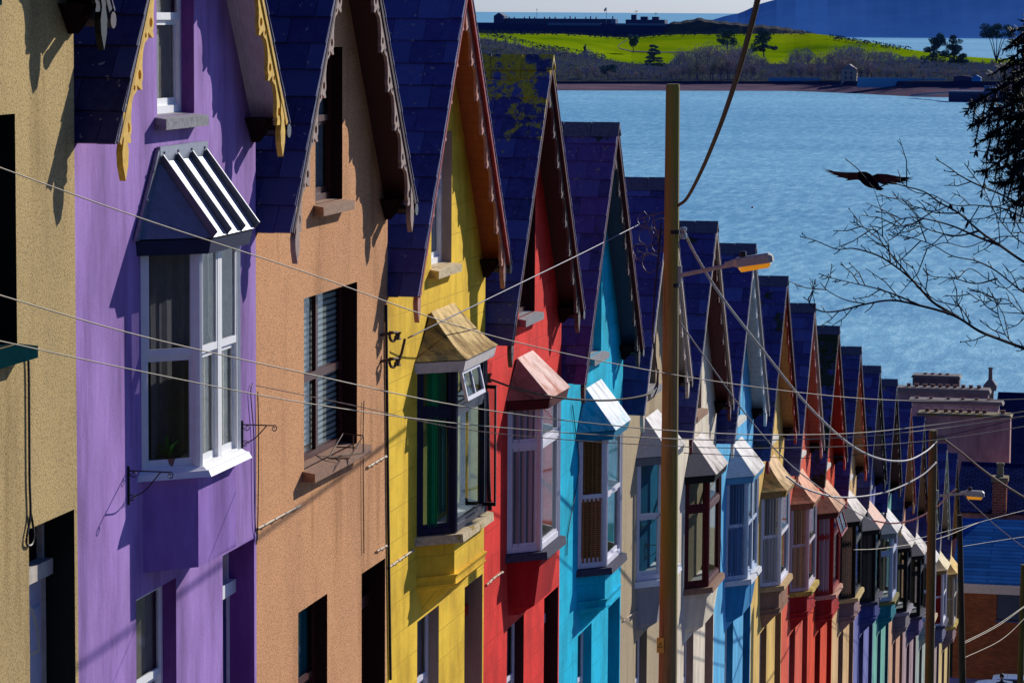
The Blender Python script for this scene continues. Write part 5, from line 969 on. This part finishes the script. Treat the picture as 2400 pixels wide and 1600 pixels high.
twisted('twisted_cable', 'lower sagging twisted cable rising from the cream house to the second pole', [(2005, 1195, 86), (2050, 1201, 85), (2100, 1192, 83), (2150, 1165, 80.5), (2175, 1140, 79), (2195, 1122, 78.2)], .0125, TWL, .26)
twisted('twisted_cable', 'dark twisted cable from the second pole out over the right edge', [(2165, 1006, 77.9), (2210, 1040, 76), (2262, 1082, 74), (2330, 1128, 71), (2420, 1180, 68)], .015, plain('brown_cable', (.11, .075, .045, 1), .7, .2), .3)
wire('house_cable', 'long grey service cable running down past the apricot hood', [(1558, 735, 46), (1640, 850, 50), (1720, 960, 54), (1800, 1052, 58), (1870, 1110, 62), (1940, 1160, 67), (2000, 1194, 72)], .012, plain('grey_cable', (.16, .15, .19, 1), .5, .3))
for k, (lab, pts, m) in enumerate((('dark wire crossing the blue lean-to roof, upper one', [(2075, 1245, 90), (2210, 1210, 100), (2300, 1185, 106), (2420, 1155, 112)], DWIRE), ('dark wire crossing the blue lean-to roof, lower one', [(2205, 1255, 101), (2300, 1240, 106), (2420, 1222, 112)], DWIRE),
        ('pale bundled wire dropping left from the olive pole, uppermost', [(2392, 1362, 112), (2340, 1400, 109), (2280, 1440, 106), (2205, 1478, 101)], WIREM), ('pale bundled wire dropping left from the olive pole, middle', [(2392, 1366, 112), (2350, 1395, 109), (2290, 1438, 106), (2205, 1482, 101)], WIREM),
        ('pale bundled wire dropping left from the olive pole, lowest', [(2398, 1374, 112), (2360, 1412, 109), (2300, 1468, 106), (2210, 1512, 101)], WIREM), ('short pale wire looping left of the olive pole top', [(2388, 1340, 112), (2365, 1352, 112), (2340, 1360, 112)], WIREM),
        ('thin wire sagging between far bays and the third pole', [(1960, 1262, 80), (2030, 1258, 88), (2150, 1238, 96), (2246, 1200, 101)], WIREM), ('thin diagonal wire descending over the slate roof to the right edge', [(2205, 1130, 78), (2280, 1200, 76), (2350, 1255, 74), (2420, 1300, 72)], plain('grey_cable', (.16, .15, .19, 1), .5, .3)))):
    wire('overhead_wire', lab, pts, .010 if m is not DWIRE else .010, m)
# ------------------------------------------------------------------ cables and ironwork fixed to the fronts
def oncable(root, name, pts, r, m, knots=False):
    O = Vector(root.location); P = smoothpath([onwall(x*1.0204, y*1.0204, -9.5+.02) - O for x, y in pts], 6); mb = MB(); mb.tube(P, r, 6)
    if knots:
        for k in range(2, len(P)-1, 3): mb.tube([P[k]-Vector((0, .03, 0)), P[k]+Vector((.012, .03, 0))], r*1.5, 6)
    return obj(name, mb, m, root, sy=1)
ch_ = plain('cream_cable', (.62, .50, .33, 1), .6, .2)
oncable(houses[0], 'wall_cable', [(0, 828), (40, 822), (62, 820), (66, 850), (67, 950), (68, 1100), (70, 1180), (62, 1230), (62, 1250), (72, 1250), (78, 1230), (74, 1195), (70, 1175)], .011, IRON)
oncable(houses[2], 'wall_cable', [(592, 1213), (640, 1187), (690, 1160)], .013, ch_, True); oncable(houses[2], 'wall_cable', [(845, 1072), (865, 1060), (887, 1047)], .013, ch_, True); oncable(houses[2], 'wall_cable', [(866, 1265), (888, 1252)], .012, ch_, True)
oncable(houses[2], 'downpipe', [(836, 920), (834, 1000), (835, 1180), (836, 1270)], .006, IRON)
oncable(houses[3], 'wall_cable', [(893, 1302), (920, 1283), (950, 1262)], .014, ch_, True); oncable(houses[4], 'wall_cable', [(1118, 1342), (1135, 1326), (1155, 1312)], .014, ch_, True); oncable(houses[6], 'wall_cable', [(1432, 1425), (1448, 1412), (1465, 1402)], .012, ch_, True)
oncable(houses[1], 'wall_cable', [(580, 880), (576, 905), (583, 1000), (584, 1100), (586, 1200), (590, 1230), (588, 1250)], .006, IRON); oncable(houses[2], 'wall_cable', [(592, 900), (594, 1000), (593, 1150), (591, 1240)], .006, IRON)
oncable(houses[3], 'downpipe', [(887, 700), (889, 900), (892, 1200), (897, 1560)], .018, PVC); oncable(houses[5], 'wall_cable', [(1315, 930), (1322, 990), (1330, 1060), (1322, 1130), (1305, 1220), (1302, 1275)], .008, IRON); oncable(houses[4], 'downpipe', [(1118, 900), (1120, 960), (1122, 1100), (1126, 1170)], .03, PVC)
def scroll(c, r, a0, turns, u, v, n=16): return [c+(u*cos(a0+turns*2*pi*k/n)+v*sin(a0+turns*2*pi*k/n))*r*(1-.75*k/n) for k in range(n+1)]
def flower_bracket(root, y, z, L=.40, H_=.32):
    U, V = Vector((1, 0, 0)), Vector((0, 0, 1)); o = Vector((.012, y, z)); mb = MB(); mb.tube([o+V*(-H_), o+V*.04], .012, 6); mb.tube([o, o+U*L], .007, 6); mb.tube(scroll(o+U*L-V*.03, .035, pi/2, -1.2, U, V), .006, 5)
    mb.tube(smoothpath([o+U*.02-V*(H_*.8), o+U*L*.4-V*(H_*.55), o+U*L*.78], 5), .006, 5); mb.tube(scroll(o+U*.05-V*.03, .035, pi, 1.2, U, V), .005, 5); mb.tube(scroll(o+U*.03-V*(H_*.8), .04, 0, 1.2, U, V), .005, 5)
    return obj('hanging_basket_bracket', mb, IRON, root, sy=1)
flower_bracket(houses[1], 1.35, GH-6.99); p = onwall(572, 996); flower_bracket(houses[1], p.y*1.0-YS[1]-.1, p.z-(AP[1]-GH)+.02, .34, .25); p = onwall(1470*1.0204, 1180*1.0204); flower_bracket(houses[6], p.y-YS[6], p.z-(AP[6]-GH), .45, .3); p = onwall(1480*1.0204, 1250*1.0204); flower_bracket(houses[6], p.y-YS[6], p.z-(AP[6]-GH), .4, .3)
# cable brackets with reel insulators on the yellow house corner
O = Vector(houses[3].location); mb = MB()
for (x, y) in ((905, 772), (905, 832)):
    c = onwall(x*1.0204, y*1.0204, -9.36)-O; mb.tube([c+Vector((-.14, -.12, .02)), c+Vector((0, -.05, .05)), c+Vector((.03, .06, .04))], .02, 6); mb.tube(scroll(c, .10, 2.4, .62, Vector((.4, .9, 0)).normalized(), Vector((0, 0, 1)), 10), .018, 6); mb.lathe(tuple(c+Vector((.02, .1, -.05))), [(.05, 0), (.03, .03), (.03, .06), (.05, .09)], 8)
c0 = onwall(930*1.0204, 778*1.0204, -9.3)-O; c1 = onwall(912*1.0204, 830*1.0204, -9.36)-O; mb.tube([c0, c0.lerp(c1, .5)+Vector((0, .02, -.05)), c1], .018, 6)
obj('cable_bracket', mb, plain('rusty_bracket', (.13, .075, .04, 1), .7, .2), houses[3], sy=1)
O = Vector(houses[4].location); c = onwall(1122*1.0204, 868*1.0204, -9.38)-O; mb = MB(); mb.tube([c+Vector((-.1, -.1, -.03)), c], .018, 6); mb.lathe(tuple(c+Vector((0, 0, -.06))), [(.05, 0), (.03, .04), (.03, .08), (.05, .12)], 8); obj('cable_bracket', mb, plain('rusty_bracket', (.13, .075, .04, 1), .7, .2), houses[4], sy=1)
# little wire flower rack on the salmon sill
O = Vector((-9.5+.02, YS[2]+3.0, AP[2]-6.68)); t = thing('wire_rack', 'bent wire flower rack lying on the brown window sill', 'rack', tuple(O)); mb = MB()
for (a, b) in (((.02, -.3, .02), (.02, .35, .22)), ((.02, .35, .22), (.26, .35, .20)), ((.26, .35, .20), (.26, -.3, .02)), ((.26, -.3, .02), (.02, -.3, .02)), ((.14, .35, .0), (.14, .35, .21)), ((.26, .35, 0), (.26, .35, .2)), ((.02, -.3, .02), (.26, .35, .0)), ((.02, .05, .1), (.26, .05, .1))): mb.tube([a, b], .008, 5)
obj('rack_frame', mb, plain('rusty_wire', (.12, .06, .03, 1), .7), t, sy=1)
# potted plant behind the purple bay's glass
O = Vector((-9.5+.17, YS[1]+2.05, AP[1]-7.08)); t = thing('potted_plant', 'green leafy pot plant standing inside the purple house bay window', 'plant', tuple(O)); mb = MB(); mb.lathe((0, 0, 0), [(.05, 0), (.07, .11), (.075, .12), (.05, .11)], 10); obj('pot', mb, POT, t, sy=1)
mb = MB(); rr_ = random.Random(2)
for k in range(16):
    a = rr_.uniform(0, 6.28); e = rr_.uniform(.5, 1.4); L = rr_.uniform(.16, .30); p0 = Vector((0, 0, .1)); d = Vector((cos(a)*cos(e), sin(a)*cos(e), sin(e))); s_ = Vector((-sin(a), cos(a), 0))*.022; p1 = p0+d*L*.6; p2 = p0+d*L+Vector((cos(a)*.05, sin(a)*.05, -.05)); mb.face([p0-s_*.3, p0+s_*.3, p1+s_, p1-s_]); mb.face([p1-s_, p1+s_, p2])
obj('leaves', mb, plain('green_leaf', (.10, .30, .03, 1), .5, .4), t, sy=1)
# open top lights
def open_light(i, s0, s1, z0, z1, x, m, ang=.3):
    r_ = houses[i]; k = (YS[i+1]-YS[i])/5.5; h = z1-z0; fn = lambda a, b, n: (x+sin(ang)*(h-b)+n*cos(ang), (s0+a)*k, GH+z1-(h-b)*cos(ang)+n*sin(ang)); w_ = s1-s0; mb = MB(); frame_boxes(mb, fn, w_, [(0, .05, 0, h, 0, .04), (w_-.05, w_, 0, h, 0, .04), (.05, w_-.05, 0, .05, 0, .04), (.05, w_-.05, h-.05, h, 0, .04), (w_/2-.02, w_/2+.02, .05, h-.05, 0, .035)])
    o = obj('open_top_light', mb, m, r_, sy=1); g = MB(); g.face([fn(.05, .05, .02), fn(w_-.05, .05, .02), fn(w_-.05, h-.05, .02), fn(.05, h-.05, .02)]); obj('pane', g, GLASS, o, sy=1)
open_light(3, 1.98, 3.02, -5.44, -5.04, .44, LILAC, .22); open_light(11, 2.0, 3.4, -5.6, -5.04, .43, CRIMSON)

# side casement of the yellow bay standing open over the red wall
mb = MB(); r_ = houses[3]; fn = lambda a, b, n: (.40+a*.55, 3.58+n-a*.1, GH-7.02+b); frame_boxes(mb, fn, .34, [(0, .045, 0, 1.62, 0, .04), (.295, .34, 0, 1.62, 0, .04), (.045, .295, 0, .045, 0, .04), (.045, .295, 1.575, 1.62, 0, .04)])
o = obj('open_casement', mb, BLACKP, r_, sy=1); g = MB(); g.face([fn(.04, .04, .02), fn(.3, .04, .02), fn(.3, 1.58, .02), fn(.04, 1.58, .02)]); obj('pane', g, GLASS, o, sy=1)
# ------------------------------------------------------------------ bare tree, fir, crow
TWG = plain('dark_twig_bark', (.022, .015, .022, 1), .8, .2)
def big_at(x, y, Y): return at(x*1.0204, y*1.0204, Y)
YT = 12.5; troot = Vector((1.5, YT+.3, gz(YT+.3)+0.0)); t = thing('bare_tree', 'leafless dark tree reaching in from the right edge over the water', 'tree', tuple(troot)); rt2 = random.Random(12)
fork = Vector((1.6, YT+.2, troot.z+2.1)); mb = MB(); mb.tube(smoothpath([troot-Vector((0, 0, .2)), troot+Vector((.05, 0, 1)), fork, fork+Vector((-.15, 0, 1.0)), fork+Vector((-.2, .1, 2.2)), fork+Vector((.1, 0, 3.4))], 5), [.12, .12, .12, .12, .12, .115, .115, .11, .11, .10, .10, .10, .09, .09, .08, .08, .07, .07, .06, .06, .05, .05, .04, .03, .02, .02][:26], 8)
mb.v = [(x-troot.x, y-troot.y, z-troot.z) for x, y, z in mb.v]; obj('trunk', mb, TWG, t, sy=1)
LIMBS = [
 (3.6, .0, [(2560, 900), (2420, 832), (2352, 803), (2300, 780), (2250, 758), (2190, 724), (2110, 700), (2050, 690), (1985, 697), (1930, 712), (1890, 714), (1862, 700), (1857, 683)]),
 (2.6, .2, [(2200, 728), (2165, 708), (2140, 690), (2110, 655), (2090, 636), (2050, 605), (2010, 585), (1960, 570), (1920, 570), (1875, 555), (1838, 543)]),
 (1.6, -.2, [(2110, 700), (2060, 678), (2010, 662), (1950, 650), (1910, 636), (1880, 628)]), (1.2, .1, [(1985, 697), (1940, 690), (1905, 672), (1885, 650)]),
 (1.5, .3, [(2090, 636), (2060, 600), (2030, 560), (2010, 530), (1985, 520), (1960, 508)]), (1.3, .2, [(2045, 600), (2040, 570), (2025, 545), (2005, 525)]),
 (1.3, .0, [(2140, 690), (2130, 670), (2110, 640), (2095, 610)]), (1.2, .0, [(2230, 742), (2215, 715), (2195, 690)]),
 (3.4, .5, [(2560, 740), (2420, 640), (2352, 600), (2300, 565), (2250, 530), (2200, 490), (2160, 465), (2120, 440), (2080, 425), (2045, 418)]),
 (2.2, .6, [(2300, 565), (2240, 540), (2190, 520), (2140, 505), (2090, 500), (2040, 512), (2000, 540)]), (1.8, .3, [(2250, 530), (2200, 540), (2150, 535), (2100, 520), (2050, 520)]),
 (2.0, -.3, [(2420, 700), (2352, 672), (2290, 620), (2240, 600), (2190, 590), (2140, 560), (2080, 545), (2040, 540)]), (1.5, .1, [(2290, 640), (2240, 650), (2190, 640), (2140, 635), (2120, 615)]),
 (3.0, .8, [(2560, 560), (2420, 500), (2352, 470), (2290, 440), (2240, 420), (2200, 400), (2180, 382), (2150, 366)]), (2.0, .4, [(2352, 500), (2300, 480), (2240, 470), (2190, 470), (2140, 450), (2100, 440), (2060, 410)]),
 (1.6, .7, [(2352, 560), (2310, 520), (2280, 480), (2260, 440), (2235, 400), (2215, 375)]), (1.5, .2, [(2420, 580), (2330, 545), (2270, 550), (2220, 570), (2170, 560), (2120, 575)]),
 (1.8, .5, [(2420, 440), (2352, 420), (2320, 390), (2290, 370), (2270, 350), (2240, 345)]), (1.3, -.1, [(2330, 790), (2300, 740), (2290, 700), (2270, 660)]), (1.2, .2, [(2352, 640), (2310, 660), (2270, 640), (2230, 620), (2200, 640)]),
 (1.4, .4, [(2200, 490), (2150, 490), (2110, 480), (2075, 465), (2050, 440)]), (1.3, .0, [(2045, 418), (2010, 430), (1985, 410), (1965, 385), (1942, 365)]), (1.2, .6, [(2352, 720), (2310, 690), (2260, 690), (2220, 670)])]
ttw = MB(); QS = []
for k, (wpx, dz_, pts) in enumerate(LIMBS):
    lm = MB(); Yb = YT+dz_
    P = [big_at(x+(rt2.uniform(-3, 3) if 0 < i < len(pts)-1 else 0), y+(rt2.uniform(-3, 3) if 0 < i < len(pts)-1 else 0), Yb+.1*sin(i)) for i, (x, y) in enumerate(pts)]
    off = pts[0][0] >= 2330
    if off:
        if pts[0][0] < 2420: P = [big_at(2450, pts[0][1]+45, Yb)] + P
        P = [fork+Vector((0, 0, [0, .5, 1.0, 1.5][k % 4])), (fork+P[0])*.5+Vector((0, 0, .12))] + P
    Q = smoothpath(P, 5); n = len(Q); QS += Q; rad = [max(.0019, wpx*1.55/7400*12.5*(1-.78*(i/(n-1))**.8)) for i in range(n)]
    lm.tube([q-troot for q in Q], rad, 6); obj('branch', lm, TWG, t, sy=1)
    for i in range(6 if off else 2, n-1):
        if k != 21 and rt2.random() < .36 and Q[i].x < -.02:
            d = (Q[i+1]-Q[i-1]).normalized(); side = Vector((d.z, 0, -d.x))*rt2.choice((-1, 1)); L = rt2.choice((.02, .03, .03, .05, .10, .18)); e = (d*rt2.uniform(.5, 1)+side*rt2.uniform(.4, 1)+Vector((0, rt2.uniform(-.4, .4), 0))).normalized()
            a, b, c = Q[i], Q[i]+e*L*.55+side*L*.05, Q[i]+e*L+d*L*.2; ttw.tube([a-troot, b-troot, c-troot], [.0026, .002, .0013], 4)
            if L > .06:
                for f in (.4, .65, .85): p = (a.lerp(b, f/.55) if f < .55 else b.lerp(c, (f-.55)/.45)); s2 = Vector((rt2.uniform(-1, 1), rt2.uniform(-.3, .3), rt2.uniform(-1, 1))).normalized()*.03; ttw.tube([p-troot, p+s2-troot], [.0018, .001], 4); 
            if rt2.random() < .35: ttw.lathe(tuple(c-troot), [(0, -.004), (.0035, 0), (0, .006)], 5)
obj('twigs', ttw, TWG, t, sy=1)
lf = MB()
for (x, y) in ((2210, 405), (2255, 395), (2238, 440), (2278, 470), (2196, 425), (2310, 465), (2180, 400), (2268, 360), (2330, 350), (2255, 480)):
    t0_ = big_at(x, y, YT+.4); p = min(QS, key=lambda q: (q-t0_).length)-troot
    for q in range(2): d = Vector((rt2.uniform(-.5, .5), 0, -1)).normalized()*.034; s_ = Vector((.005, .004, .006))*rt2.choice((-1, 1)); o_ = Vector((0, 0, 0)); lf.face([p+o_, p+o_+d*.5+s_, p+o_+d, p+o_+d*.5-s_])
obj('withered_leaves', lf, plain('withered_leaf', (.03, .015, .02, 1), .8), t, sy=1)
# fir
YF = 9.0; froot = Vector((1.15, YF, gz(YF))); t = thing('fir_tree', 'dark fir with drooping needle sprays at the upper right edge', 'tree', tuple(froot)); mb = MB(); mb.tube([(0, 0, -.2), (0, 0, 3.5), (0, 0, 7.5)], [.16, .13, .05], 10); obj('trunk', mb, TWG, t, sy=1)
nd = MB(); brn = MB(); rf_ = random.Random(8)
def spray(p0, p1, dens=1.0):
    pth = smoothpath([p0, p0.lerp(p1, .5)+Vector((0, 0, .05)), p1], 10); brn.tube([p-froot for p in pth], [.007*(1-i/len(pth))+.002 for i in range(len(pth))], 5); main = (p1-p0).normalized()
    for i in range(1, len(pth), 2):
        for sgn in (-1, 1):
            for q in range(1):
                L = .085*(1.2-i/len(pth))*rf_.uniform(.5, 1.3)+.015; sd_ = main.cross(Vector((0, 1, 0))).normalized()*sgn; d = (main*.6+sd_*rf_.uniform(.5, 1.2)+Vector((0, rf_.uniform(-.8, .8), -.35))).normalized(); a = pth[i]; tip = a+d*L+Vector((0, 0, -.03)); brn.tube([a-froot, tip-froot], [.003, .0015], 4); needles(a, tip, int(48*L/.06*dens))
    needles(p0, p1, 420)
def needles(a, b, n):
    d = (b-a).normalized(); e1 = d.cross(Vector((.1, 1, .2))).normalized(); e2 = d.cross(e1)
    for k in range(n):
        f = rf_.random()**.9; w = rf_.uniform(0, 6.28); o_ = (e1*cos(w)+e2*sin(w))*1.1+d*.5; p = a.lerp(b, f)-froot; tip = p+o_.normalized()*rf_.uniform(.013, .024); s_ = d.cross(o_).normalized()*.0024; nd.face([p-s_, p+s_, tip+s_*.5, tip-s_*.5])
SPR = [((2500, 70), (2300, 160)), ((2500, 110), (2330, 205)), ((2480, 190), (2228, 243)), ((2480, 215), (2285, 262)), ((2490, 250), (2238, 284)), ((2490, 270), (2265, 318)), ((2500, 310), (2290, 350)), ((2490, 340), (2256, 397)), ((2500, 370), (2300, 425)), ((2500, 410), (2328, 468)), ((2490, 230), (2325, 300)), ((2500, 330), (2335, 385)), ((2500, 300), (2310, 330)), ((2500, 20), (2330, 100)), ((2500, 400), (2340, 430))]
for (a, b) in SPR:
    dy = rf_.uniform(-.25, .25); p0, p1 = big_at(*a, YF+dy), big_at(*b, YF+dy*.6); spray(p0, p1); brn.tube(smoothpath([Vector((0, 0, p0.z-froot.z+rf_.uniform(.1, .5))), (p0-froot)*.5+Vector((0, rf_.uniform(-.12, .12), (p0.z-froot.z)*.5+.12)), p0-froot], 4), .011, 5); needles(froot+(p0-froot)*.5+Vector((0, 0, (p0.z-froot.z)*.5+.1)), p0, 160)
for k in range(34):                     # the rest of the tree, away from the street
    z = 1.4+k*.17; a = rf_.uniform(-1.35, 1.35); L = (7.6-z)*.24+.15; p0 = froot+Vector((.05*cos(a), .05*sin(a), z)); spray(p0, p0+Vector((cos(a)*L, sin(a)*L, -.12*L)), .9)
obj('boughs', brn, TWG, t, sy=1); obj('needles', nd, plain('fir_needle', (.010, .022, .020, 1), .7, .2), t, sy=1)
# crow in flight, seen from behind
YB = 32.0; bc = big_at(1993, 413, YB); t = thing('crow', 'dark crow gliding over the water with both wings spread wide', 'bird', tuple(bc)); PX = (YB+.4)/7400*1.0204
def B(x, y, d=0.0): q = big_at(1993+x, 413+y, YB+d)-bc; return q
body = MB(); spine = [(B(-24, -13, .26), .012), (B(-20, -12, .22), .030), (B(-15, -10, .16), .042), (B(-8, -6, .10), .058), (B(0, 0, .02), .066), (B(10, 7, -.06), .056), (B(18, 13, -.12), .036), (B(24, 17, -.16), .02)]
body.tube([p for p, r_ in spine], [r_ for p, r_ in spine], 10)
CROW = plain('crow_feather', (.010, .005, .008, 1), .95, .0); CROWL = plain('crow_wing_feather', (.016, .006, .008, 1), .95, .0)
bo = obj('body', body, CROW, t, smooth=True, sy=1)
mb = MB(); tp_ = [B(16, 12, -.1), B(38, 20, -.26), B(31, 25, -.28), B(20, 24, -.26), B(10, 14, -.1)]
mb.face(tp_); obj('tail', mb, CROWL, t, sy=1); mb = MB(); mb.lathe(tuple(B(-25, -13, .30)), [(.012, -.02), (.008, .0), (0, .02)], 6); mb.tube([B(-23, -13, .26), B(-27, -14, .34)], [.012, .003], 6); obj('beak', mb, CROW, t, sy=1)
def wing(lead, trail, tips):
    mb = MB(); n = len(lead)
    for i in range(n-1): mb.face([B(*lead[i]), B(*lead[i+1]), B(*trail[i+1]), B(*trail[i])])
    for (r1, r2, tip) in tips: mb.face([B(*r1), B(*tip), B(*r2)])
    o = obj('wing', mb, CROWL, t, sy=1); return o
def feather(r1, r2, tip): return (r1, r2, tip)
wing([(-6, -9, .1), (-22, -17, .16), (-45, -17, .18), (-64, -18, .14), (-80, -20, .06)], [(-10, 4, -.08), (-24, 0, -.14), (-45, -1, -.18), (-62, -6, -.14), (-78, -13, -.04)], [((-80, -20.5, .06), (-72, -15, 0), (-108, -28, -.02)), ((-78, -19, .04), (-68, -13, 0), (-106, -23.5, -.06)), ((-74, -17, 0), (-60, -10, -.04), (-100, -19, -.1)), ((-68, -14, 0), (-52, -6, -.05), (-90, -13.5, -.14)), ((-58, -10, 0), (-42, -2, -.08), (-74, -7, -.2)), ((-40, -4, 0), (-24, 0, -.08), (-52, 2.5, -.24))])
wing([(4, -7, .1), (22, -14, .16), (45, -13, .18), (64, -9, .14), (80, -6, .06)], [(12, 9, -.08), (26, 7, -.14), (45, 9, -.18), (62, 7, -.14), (78, 3, -.04)], [((80, -6.5, .06), (72, 0, 0), (108, -6, -.02)), ((78, -5, .04), (68, 2, 0), (107, -1, -.06)), ((74, -3, 0), (60, 4, -.04), (100, 4, -.1)), ((68, 0, 0), (52, 6, -.05), (90, 8, -.14)), ((58, 3, 0), (42, 9, -.08), (74, 12, -.2)), ((40, 7, 0), (24, 8, -.08), (50, 14, -.24))])
# ------------------------------------------------------------------ street end: person and parked cars
def skin_figure(name, joints, edges, m, parent, lv=2):
    me = bpy.data.meshes.new(name); me.from_pydata([j[0] for j in joints], edges, []); o = bpy.data.objects.new(name, me); C.objects.link(o); o.parent = parent
    md = o.modifiers.new('skin', 'SKIN'); sv = me.skin_vertices[0].data if me.skin_vertices else None
    if sv is None:
        import bmesh as bmm; bm = bmm.new(); bm.from_mesh(me); bm.verts.layers.skin.verify(); bm.to_mesh(me); bm.free(); sv = me.skin_vertices[0].data
    for k, j in enumerate(joints): sv[k].radius = (j[1], j[1] if len(j) < 3 else j[2])
    sv[0].use_root = True; sb = o.modifiers.new('sub', 'SUBSURF'); sb.levels = lv; sb.render_levels = lv; me.materials.append(m); return o
YPn = 124.5; hp = at(2348, 1588, YPn); pz = gz(YPn); t = thing('person', 'person with dark hair and dark coat standing by the parked cars at the street foot', 'person', (hp.x, YPn, pz)); hh = hp.z-pz+.02
s_ = hh/1.62; J = [((0, 0, .95*s_), .13, .10), ((0, 0, 1.15*s_), .14, .10), ((0, 0, 1.36*s_), .17, .10), ((0, 0, 1.47*s_), .06), ((0, .01, 1.56*s_), .055),
     ((.19, 0, 1.40*s_), .06), ((.24, .02, 1.12*s_), .048), ((.25, -.06, .88*s_), .035), ((.25, -.09, .80*s_), .04, .02), ((-.19, 0, 1.40*s_), .06), ((-.24, .02, 1.12*s_), .048), ((-.25, -.06, .88*s_), .035), ((-.25, -.09, .80*s_), .04, .02),
     ((.10, 0, .88*s_), .095), ((.11, -.02, .48*s_), .062), ((.11, .02, .09*s_), .045), ((.12, -.14, .04*s_), .035), ((-.10, 0, .88*s_), .095), ((-.11, -.02, .48*s_), .062), ((-.11, .02, .09*s_), .045), ((-.12, -.14, .04*s_), .035)]
E_ = [(0, 1), (1, 2), (2, 3), (3, 4), (2, 5), (5, 6), (6, 7), (7, 8), (2, 9), (9, 10), (10, 11), (11, 12), (0, 13), (13, 14), (14, 15), (15, 16), (0, 17), (17, 18), (18, 19), (19, 20)]
skin_figure('body', J, E_, plain('dark_coat', (.02, .02, .035, 1), .8), t)
hd_ = MB(); 
for k in range(8):
    for q in range(12):
        a0, a1, b0, b1 = pi*k/8, pi*(k+1)/8, 2*pi*q/12, 2*pi*(q+1)/12
        f = lambda a, b: (.078*sin(a)*cos(b), .095*sin(a)*sin(b)-(.015 if a > 1.6 else 0), 1.665*s_+.118*cos(a)); hd_.face([f(a0, b0), f(a0, b1), f(a1, b1), f(a1, b0)])
hd_.hexa([(-.012, -.09, 1.64*s_), (.012, -.09, 1.64*s_), (.012, -.08, 1.64*s_), (-.012, -.08, 1.64*s_), (-.006, -.093, 1.69*s_), (.006, -.093, 1.69*s_), (.006, -.08, 1.69*s_), (-.006, -.08, 1.69*s_)])
for sx in (-1, 1): hd_.box(sx*.078-.008, sx*.078+.008, -.02, .02, 1.64*s_, 1.69*s_)
obj('head', hd_, plain('skin_tone', (.45, .26, .18, 1), .6), t, smooth=True, sy=1)
hr = MB()
for k in range(5):
    for q in range(12):
        a0, a1, b0, b1 = pi*k/8, pi*(k+1)/8, 2*pi*q/12, 2*pi*(q+1)/12
        f = lambda a, b: (.09*sin(a)*cos(b), .108*sin(a)*sin(b)+.012, 1.675*s_+.128*cos(a)); hr.face([f(a0, b0), f(a0, b1), f(a1, b1), f(a1, b0)])
obj('hair', hr, plain('dark_hair', (.02, .012, .01, 1), .6), t, smooth=True, sy=1)
def car(label, loc, rz, c):
    t = thing('parked_car', label, 'car', loc, None); t.rotation_euler.z = rz; L, Wd = 4.1, 1.7
    st = [(-2.05, .45, .62, .70), (-1.95, .30, .78, .80), (-1.3, .22, .92, .84), (-.7, .20, .96, .85), (.6, .20, .95, .85), (1.5, .22, .90, .84), (1.95, .30, .82, .80), (2.05, .42, .70, .72)]
    mb = MB(); R = [[(x, -w, z0), (x, w, z0), (x, w*1.0, z0+(z1-z0)*.6), (x, w*.92, z1), (x, -w*.92, z1), (x, -w*1.0, z0+(z1-z0)*.6)] for x, z0, z1, w in st]
    for a, b in zip(R, R[1:]):
        for i in range(6): j = (i+1) % 6; mb.face([a[i], a[j], b[j], b[i]])
    mb.face(R[0]); mb.face(R[-1]); obj('body', mb, c, t, sy=1)
    cb = [(-1.15, .93, .93, .76), (-.45, .93, 1.42, .62), (.1, .94, 1.48, .61), (.9, .94, 1.45, .60), (1.75, .90, .90, .74)]; R = [[(x, -w, z0), (x, w, z0), (x, w*.86 if z1 > 1 else w, z1), (x, -(w*.86 if z1 > 1 else w), z1)] for x, z0, z1, w in cb]
    mb = MB()
    for a, b in zip(R, R[1:]):
        for i in range(4): j = (i+1) % 4; mb.face([a[i], a[j], b[j], b[i]])
    obj('windows', mb, plain('car_glass', (.02, .03, .05, 1), .08, .7), t, sy=1)
    mb = MB(); R = [[(x, -w*.87, z-.02), (x, w*.87, z-.02), (x, w*.82, z+.02), (x, w*.4, z+.045), (x, -w*.4, z+.045), (x, -w*.82, z+.02)] for x, z, w in ((-.5, 1.41, .62), (-.1, 1.48, .62), (.5, 1.49, .61), (.95, 1.45, .60))]
    for a, b in zip(R, R[1:]):
        for i in range(6): j = (i+1) % 6; mb.face([a[i], a[j], b[j], b[i]])
    mb.face(R[0]); mb.face(R[-1]); obj('roof', mb, c, t, sy=1)
    for x in (-1.25, 1.25):
        for y in (-1, 1):
            w = MB(); w.tube([(x, y*.70, .31), (x, y*.86, .31)], .31, 18); wh = obj('wheel', w, plain('tyre', (.015, .015, .016, 1), .9), t, sy=1); w = MB(); w.tube([(x, y*.80, .31), (x, y*.868, .31)], .19, 14); obj('rim', w, LEADM, wh, sy=1)
    for y in (-.55, .55): w = MB(); w.box(-2.06, -1.98, y-.15, y+.15, .58, .70); obj('headlight', w, WHITE, t, sy=1); w = MB(); w.box(1.98, 2.06, y-.13, y+.13, .62, .76); obj('tail_light', w, CRIMSON, t, sy=1)
    mb = MB(); mb.tube([(.7, 0, 1.49), (.75, 0, 1.85)], .006, 4); obj('aerial', mb, IRON, t, sy=1)
    return t
cb1 = plain('silver_blue_car_paint', (.32, .42, .60, 1), .22, .6, .3)
p = at(2330, 1596, 130.0); car('silver blue parked car with the nearest roof at the street foot', (p.x-.2, 130.0, p.z-1.53), 0.05, cb1)
p = at(2355, 1582, 134.0); car('second silver blue car parked behind the nearest one at the street foot', (p.x, 134.0, p.z-1.53), 0.0, plain('pale_blue_car_paint', (.36, .50, .72, 1), .22, .6, .3))
